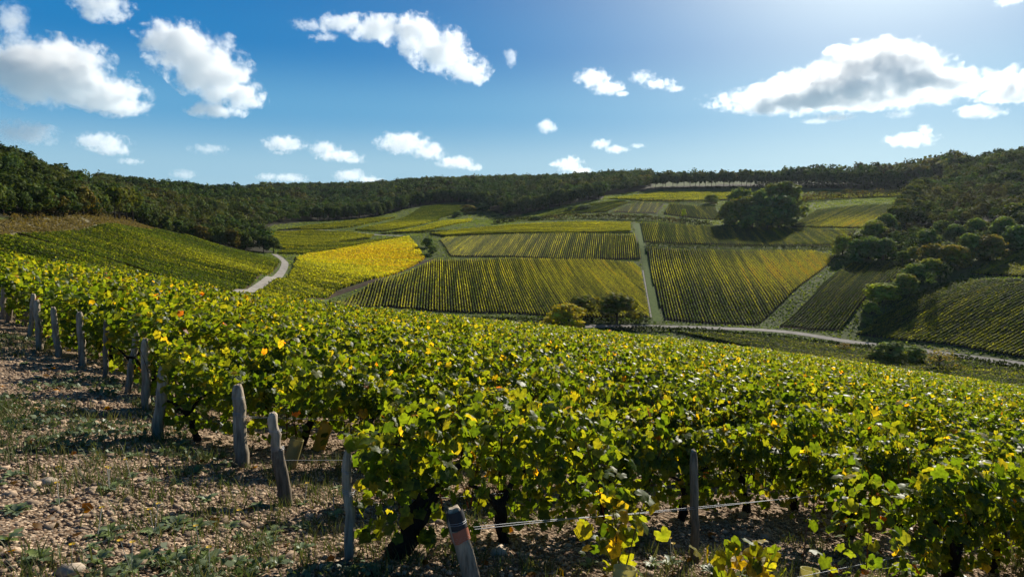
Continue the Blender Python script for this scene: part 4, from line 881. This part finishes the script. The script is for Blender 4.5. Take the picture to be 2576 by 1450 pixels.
def weed_mesh(seed,n,L,flower):
    g=np.random.default_rng(seed); b=MB()
    for i in range(n):
        a=g.uniform(0,6.28); l=L*g.uniform(.5,1.1); el=g.uniform(.15,1.1); q=np.linspace(0,1,7); w=.12*l*1.5*np.sin(np.clip(q*1.05,0,1)*np.pi*.86+.2)*(1+.35*np.cos(q*19)); w[-1]=.004
        d=np.array([math.cos(a),math.sin(a)]); s=np.array([-d[1],d[0]]); h=l*(q*math.sin(el)-.55*q*q*math.sin(el)*1.1)+.01; rr=l*q*math.cos(el*.7)
        Lp=np.stack([d[0]*rr+s[0]*w,d[1]*rr+s[1]*w,h+.25*w],-1); Rp=np.stack([d[0]*rr-s[0]*w,d[1]*rr-s[1]*w,h+.25*w],-1); Mp=np.stack([d[0]*rr,d[1]*rr,h],-1)
        V=np.concatenate([Lp,Mp,Rp]); j=np.arange(6); F=np.concatenate([np.stack([j,j+1,j+8,j+7],-1),np.stack([j+7,j+8,j+15,j+14],-1)]); c=np.array([.095,.122,.048])*g.uniform(.6,1.35)*1.9; c=c*np.array([1,1,g.uniform(.6,1.5)]); b.add(V,F,c)
    st=fl=None
    if flower:
        st=MB(); fl=MB()
        for k in range(flower):
            e=np.array([g.normal(0,.05),g.normal(0,.05),g.uniform(.16,.30)]); q=np.linspace(0,1,5)[:,None]; st.tube(e*q+np.array([0,0,.01])*q,.0028,4,(.5,)*3,False)
            m=14; a=np.arange(m)*6.283/m; V=[]; F=[]
            for t_,aa in enumerate(a):
                d=np.array([math.cos(aa),math.sin(aa),0]); s2=np.array([-d[1],d[0],0]); V+=[e,e+d*.014+s2*.0045+[0,0,.006],e+d*.021+[0,0,.008],e+d*.014-s2*.0045+[0,0,.006]]; F+=[[4*t_,4*t_+1,4*t_+2],[4*t_,4*t_+2,4*t_+3]]
            fl.add(np.array(V),np.array(F),(.5,)*3)
    return b,st,fl
WM={}
def weed(var,x,y,s,label):
    if var not in WM:
        b,st,fl=weed_mesh(200+var,(14,18,22,12,16,11)[var],(.12,.14,.13,.10,.12,.10)[var],(0,0,0,1,2,1)[var]); L=[]
        for nm,q,mt in (('leaves',b,M_weed),('stalk',st,M_weed),('flower',fl,M_flower)):
            if q is not None: o=q.build(nm,mt); L.append((nm,o.data)); bpy.data.objects.remove(o)
        WM[var]=L
    r=empty('weed',(x,y,float(gz(x,y)))); r.scale=(s,s,s); r.rotation_euler=(0,0,random.uniform(0,6.28))
    for nm,d in WM[var]: o=bpy.data.objects.new(nm,d); C.objects.link(o); o.parent=r
    tag(r,label,'weed','weeds on the stony headland')
fixed=[(335,1150,1.5),(450,1125,1.6),(440,1325,1.7),(520,1260,1.5),(490,1190,1.3),(280,1340,1.3),(760,1385,1.4),(690,1340,1.2),(580,1330,1.2),(640,1385,1.3),(100,1410,1.4),(40,1290,1.4),(30,1200,1.4),(560,1150,1.2),(760,1330,1.2),(470,1395,1.5),(350,1420,1.4),(250,1410,1.3),(60,1080,1.3),(120,1115,1.2),(530,1410,1.4),(600,1420,1.4),(420,1420,1.3),(700,1420,1.2),(850,1230,1.1),(1640,1420,1.1),(1790,1440,1.3),(1330,1440,1.0),(1480,1420,1.),(500,1330,1.5),(380,1215,1.2),(20,1360,1.4)]
for j,(u,v,s) in enumerate(fixed):
    p=pp([(u,v)])[0]; weed(j%3,float(p[0]),float(p[1]),s*.72,'grey green leafy weed without a flower on the stony headland')
for j,(u,v) in enumerate([(330,1205),(275,1235),(150,1270),(245,1350),(388,1345),(505,1390),(765,1270),(840,1300),(180,1440),(527,1440),(1690,1420),(700,1190),(600,1350),(330,1440)]):
    p=pp([(u,v)])[0]; weed(3+j%3,float(p[0]),float(p[1]),1.0,'weed with a small yellow flower on a thin stalk')
x,y=near_pts(400,16,.8); n=x*NV[0]+y*NV[1]; t=x*DV[0]+y*DV[1]; k=(t<np.interp(n,N_K[:11],T_K[:11])-.1)&(fnoise(x*.6+5,y*.6,2)>.42); 
for a,c in list(zip(x[k],y[k]))[:110]: weed(random.randrange(3),float(a),float(c),random.uniform(.4,.85),'grey green leafy weed without a flower on the stony headland')
# grass tufts
BL=(np.array([[-.035,0,0],[.035,0,0],[.022,.12,.55],[-.022,.12,.55],[0,.42,1.0]]),np.array([[0,1,2],[0,2,3],[3,2,4]]),np.zeros(5))
x,y=near_pts(14000,26,.7); k=fnoise(x*.45+9,y*.45+4,3)>.52; x,y=x[k],y[k]; rep=rng.integers(6,16,len(x)); x=np.repeat(x,rep)+rng.normal(0,.045,rep.sum()); y=np.repeat(y,rep)+rng.normal(0,.045,rep.sum()); m=len(x)
tp=np.column_stack([rng.normal(size=(m,2)),np.zeros(m)]); b=MB(); b.scatter(BL,np.column_stack([x,y,gz(x,y)]),frames(np.array([0,0,1.])+rng.normal(0,.25,(m,3)),tp),rng.uniform(.05,.17,m),mix((.07,.11,.03),(.16,.14,.06),rng.random(m)))
tag(b.build('grass',M_grass),'short grass tufts between the stones of the headland','grass',kind='stuff')
# low leafy ground weeds in patches
x,y=near_pts(9000,22,.75); n=x*NV[0]+y*NV[1]; t=x*DV[0]+y*DV[1]; k=(fnoise(x*.5+2,y*.5+7,3)>.53); x,y=x[k],y[k]; rep=rng.integers(4,14,len(x)); x=np.repeat(x,rep)+rng.normal(0,.06,rep.sum()); y=np.repeat(y,rep)+rng.normal(0,.06,rep.sum()); m=len(x)
b=MB(); b.scatter(LEAF[2],np.column_stack([x,y,gz(x,y)+rng.uniform(.01,.09,m)]),frames(rng.normal(0,.5,(m,3))+np.array([0,0,.8]),rng.normal(size=(m,3))),rng.uniform(.03,.075,m),mix((.07,.11,.04),(.17,.21,.10),rng.random(m)))
tag(b.build('low_weeds',M_weed),'low green ground weeds in patches on the headland','weeds',kind='stuff')
# fallen leaves
x,y=near_pts(700,18,.8); m=len(x); c,e=leaf_cols(m,3.0); c=c*.35; e=e*.35; b=MB()
b.scatter(LEAF[1],np.column_stack([x,y,gz(x,y)+rng.uniform(.015,.035,m)]),frames(rng.normal(0,.35,(m,3))+np.array([0,0,1.]),rng.normal(size=(m,3))),rng.uniform(.05,.09,m),c*np.array([.8,.62,.7]),e*np.array([.8,.62,.7]))
tag(b.build('fallen_leaves',M_vine),'brown and yellow vine leaves fallen on the soil','leaves',kind='stuff')
for k,(h1,h2) in ((5,(.5,.55)),(6,(.48,.5)),(7,(.55,.55)),(8,(.5,.5)),(9,(.5,.5))):
    wire(0,N_K[k],T_K[k],2.2,h1,h2,.0022,'short wire running into the leaves from the '+('pale flat topped post','thin post that leans right','slim dark post','grey post with a sunlit right face','grey post that leans left')[k-5],1)
# ---------------------------------------------------------------- clouds
def cloud(lobes,label,sigma=.03,wisp=0.,dist=3300,seed=0,fine=1.0,edge=.46):
    """lobes: (U,V,half width,half height) in picture units; real volumes 2-3 km away"""
    g=np.random.default_rng(seed+500); L=[]
    for u,v,w,h in lobes:
        d=ray(u,v); p=d*(dist/np.hypot(d[0],d[1])); s=np.linalg.norm(p[:2])/math.hypot(1,(u-1288)/FP)/FP
        L.append((p,np.array([w*s,max(w*.75,h)*s*1.0,h*s])))
    c=sum(p for p,_ in L)/len(L); az=math.atan2(c[0],c[1])
    size=np.mean([r[2] for _,r in L])
    # hull: lumpy ellipsoids joined and remeshed
    bm=bmesh.new()
    for p,r in L:
        q=bmesh.ops.create_icosphere(bm,subdivisions=3,radius=1.0)['verts']
        for v in q: v.co=Vector((np.array(v.co)*r*1.4*(1+.06*math.sin(v.co.x*7+v.co.z*5)))+np.array([*( np.array([[math.cos(az),math.sin(az),0],[-math.sin(az),math.cos(az),0],[0,0,1]])@(p-c))]))
    me=bpy.data.meshes.new('t'); bm.to_mesh(me); bm.free(); o=bpy.data.objects.new('cloud',me); C.objects.link(o)
    md=o.modifiers.new('r','REMESH'); md.mode='VOXEL'; md.voxel_size=max(6.0,size*.16)
    dg=bpy.context.evaluated_depsgraph_get(); me2=bpy.data.meshes.new_from_object(o.evaluated_get(dg)); o.modifiers.clear(); o.data=me2; bpy.data.meshes.remove(me)
    o.location=c; o.rotation_euler=(0,0,-az)
    m=bpy.data.materials.new('cloud vapour'); m.use_nodes=True; n,l=m.node_tree.nodes,m.node_tree.links; n.remove(n['Principled BSDF'])
    def N(t,**k):
        x=n.new(t)
        for a,b_ in k.items(): setattr(x,a,b_)
        return x
    tc=N('ShaderNodeTexCoord')
    cur=None; Rm=np.array([[math.cos(az),math.sin(az),0],[-math.sin(az),math.cos(az),0],[0,0,1]])
    for p,r in L:
        q=Rm@(p-c)
        # the plain object frame already undoes the turn: azimuth-aligned axes
        s=N('ShaderNodeVectorMath',operation='SUBTRACT'); l.new(tc.outputs['Object'],s.inputs[0]); s.inputs[1].default_value=tuple(q)
        dv=N('ShaderNodeVectorMath',operation='DIVIDE'); l.new(s.outputs[0],dv.inputs[0]); dv.inputs[1].default_value=tuple(r)
        ln=N('ShaderNodeVectorMath',operation='LENGTH'); l.new(dv.outputs[0],ln.inputs[0]); o1=ln.outputs['Value']
        if cur is None: cur=o1
        else:
            mn=N('ShaderNodeMath',operation='SMOOTH_MIN'); l.new(cur,mn.inputs[0]); l.new(o1,mn.inputs[1]); mn.inputs[2].default_value=.35; cur=mn.outputs[0]
    no=N('ShaderNodeTexNoise'); no.inputs['Scale'].default_value=fine*.8/size; no.inputs['Detail'].default_value=9; no.inputs['Roughness'].default_value=.72
    of=N('ShaderNodeVectorMath',operation='ADD'); l.new(tc.outputs['Object'],of.inputs[0]); of.inputs[1].default_value=(seed*371.,seed*83.,0); l.new(of.outputs[0],no.inputs['Vector'])
    # density = clamp((1 - d + amp*(noise-.5)) / edge)
    a=N('ShaderNodeMath',operation='MULTIPLY_ADD'); l.new(no.outputs[0],a.inputs[0]); a.inputs[1].default_value=4.2+wisp; a.inputs[2].default_value=1.0-(4.2+wisp)*(.5+wisp*.025)
    b_=N('ShaderNodeMath',operation='SUBTRACT'); l.new(a.outputs[0],b_.inputs[0]); l.new(cur,b_.inputs[1])
    mr=N('ShaderNodeMapRange'); mr.inputs[1].default_value=0; mr.inputs[2].default_value=edge; mr.inputs[3].default_value=0; mr.inputs[4].default_value=sigma; l.new(b_.outputs[0],mr.inputs[0])
    vs=N('ShaderNodeVolumePrincipled'); vs.inputs['Color'].default_value=(.95,.955,.965,1); vs.inputs['Anisotropy'].default_value=.45; l.new(mr.outputs[0],vs.inputs['Density'])
    l.new(vs.outputs[0],n['Material Output'].inputs['Volume']); o.data.materials.clear(); o.data.materials.append(m)
    m.cycles.volume_step_rate=1.0 if hasattr(m,'cycles') else 1
    tag(o,label,'cloud','clouds'); return o
CL=[
 ([(30,195,100,66),(130,175,100,62),(235,195,95,52),(330,225,95,36),(420,248,80,26),(-60,210,90,60)],'large soft cloud at the left edge with a grey flat base',.034,.0),
 ([(400,120,70,46),(470,150,90,58),(540,195,85,48),(600,228,75,30),(660,248,40,14),(545,278,60,17)],'tall puffy white cloud just right of the large left one',.028,.1),
 ([(270,12,60,32),(222,42,26,18)],'white cloud cut by the top edge at the left',.02,.3),
 ([(20,55,38,45),(40,100,22,24)],'wispy torn cloud in the upper left corner',.012,.9),
 ([(40,335,62,28),(105,345,34,16)],'low cloud above the wooded hill at the left edge',.016,.3),
 ([(240,360,55,22),(305,377,42,12)],'small white cloud over the left wooded hill',.02,.2),
 ([(330,406,28,8)],'tiny faint cloud below the small one over the left hill',.014,.5),
 ([(525,375,42,12)],'faint veil of cloud right of the left hill',.008,1.0),
 ([(715,362,46,19),(700,385,20,5)],'small compact cloud left of the middle',.02,.1),
 ([(812,375,34,16),(850,392,50,13),(895,402,26,8)],'small cloud with a tail right of the compact one',.02,.1),
 ([(860,75,52,22),(945,80,70,26),(1040,90,64,44),(1110,125,70,46),(1180,165,52,32),(1210,190,28,14)],'big bright white cloud high in the middle of the sky',.022,.1),
 ([(775,66,40,12),(815,92,30,12)],'ragged wisp at the left end of the big middle cloud',.010,1.1),
 ([(1285,145,18,20)],'small wisp right of the big middle cloud',.008,.9),
 ([(1010,362,56,24),(1080,382,40,18),(1150,408,46,14),(1200,420,20,8)],'long white cloud drifting low in the middle',.02,.1),
 ([(880,442,40,15),(935,452,30,9)],'low cloud just above the middle ridge',.016,.2),
 ([(735,446,40,11),(665,446,26,9)],'pair of low pale puffs above the valley head',.014,.3),
 ([(460,437,28,11)],'pale low puff above the rounded oak hill',.012,.3),
 ([(1490,195,40,20),(1530,222,40,14),(1565,238,18,6)],'white cloud left of the great bright one',.022,.2),
 ([(1610,190,28,13),(1655,210,38,12),(1700,226,24,8)],'torn white cloud touching the great bright one',.014,.8),
 ([(1800,228,66,30),(1880,216,80,34),(1985,208,100,40),(2090,195,80,46),(2200,175,80,48),(2290,165,66,44),(2355,200,80,44),(2440,236,100,26),(2120,244,260,22),(2085,122,34,12)],'great bright cloud with dark cores at the upper right',.034,.0),
 ([(2545,200,44,30),(2590,230,50,28),(2510,240,60,16)],'bright cloud at the right edge beside the great one',.03,.3),
 ([(2430,278,36,14),(2490,282,46,15)],'flat white cloud under the right end of the great one',.022,.2),
 ([(2040,302,32,7),(2110,298,42,8)],'thin flat cloud under the great one',.016,.3),
 ([(2262,288,34,9)],'faint thin cloud under the middle of the great one',.010,.7),
 ([(2270,350,52,16),(2345,326,14,14)],'small bright cloud with a raised tip low at the right',.022,.2),
 ([(1375,316,24,16)],'small round cloud alone in the middle sky',.02,.3),
 ([(1512,362,24,13),(1550,376,28,10)],'small curled cloud low right of the middle',.016,.5),
 ([(1605,367,18,6)],'tiny cloud right of the curled one',.012,.5),
 ([(1432,414,32,20),(1395,412,16,6),(1465,430,28,8)],'bright little cumulus just above the ridge',.022,.1),
 ([(2540,4,30,10)],'scrap of cloud at the top right corner',.014,.4),
]
for i,(lb,la,sg,wi) in enumerate(CL): cloud(lb,la,sg,wi,seed=i+1)
# ---------------------------------------------------------------- the air of the valley
hz_=MB(); x0,x1,y0,y1,z0,z1=-2040,2040,-2040,2040,-78,125
hz_.add([(x,y,z) for z in (z0,z1) for x,y in ((x0,y0),(x1,y0),(x1,y1),(x0,y1))],[(3,2,1,0),(4,5,6,7),(0,1,5,4),(1,2,6,5),(2,3,7,6),(3,0,4,7)])
mh=bpy.data.materials.new('haze'); mh.use_nodes=True; mh.node_tree.nodes.remove(mh.node_tree.nodes['Principled BSDF'])
pv=mh.node_tree.nodes.new('ShaderNodeVolumePrincipled'); pv.inputs['Color'].default_value=(.72,.84,1,1); pv.inputs['Density'].default_value=.00002; pv.inputs['Anisotropy'].default_value=.5
mh.node_tree.links.new(pv.outputs[0],mh.node_tree.nodes['Material Output'].inputs['Volume'])
tag(hz_.build('haze',mh),'pale blue haze filling the valley air','haze',kind='stuff')
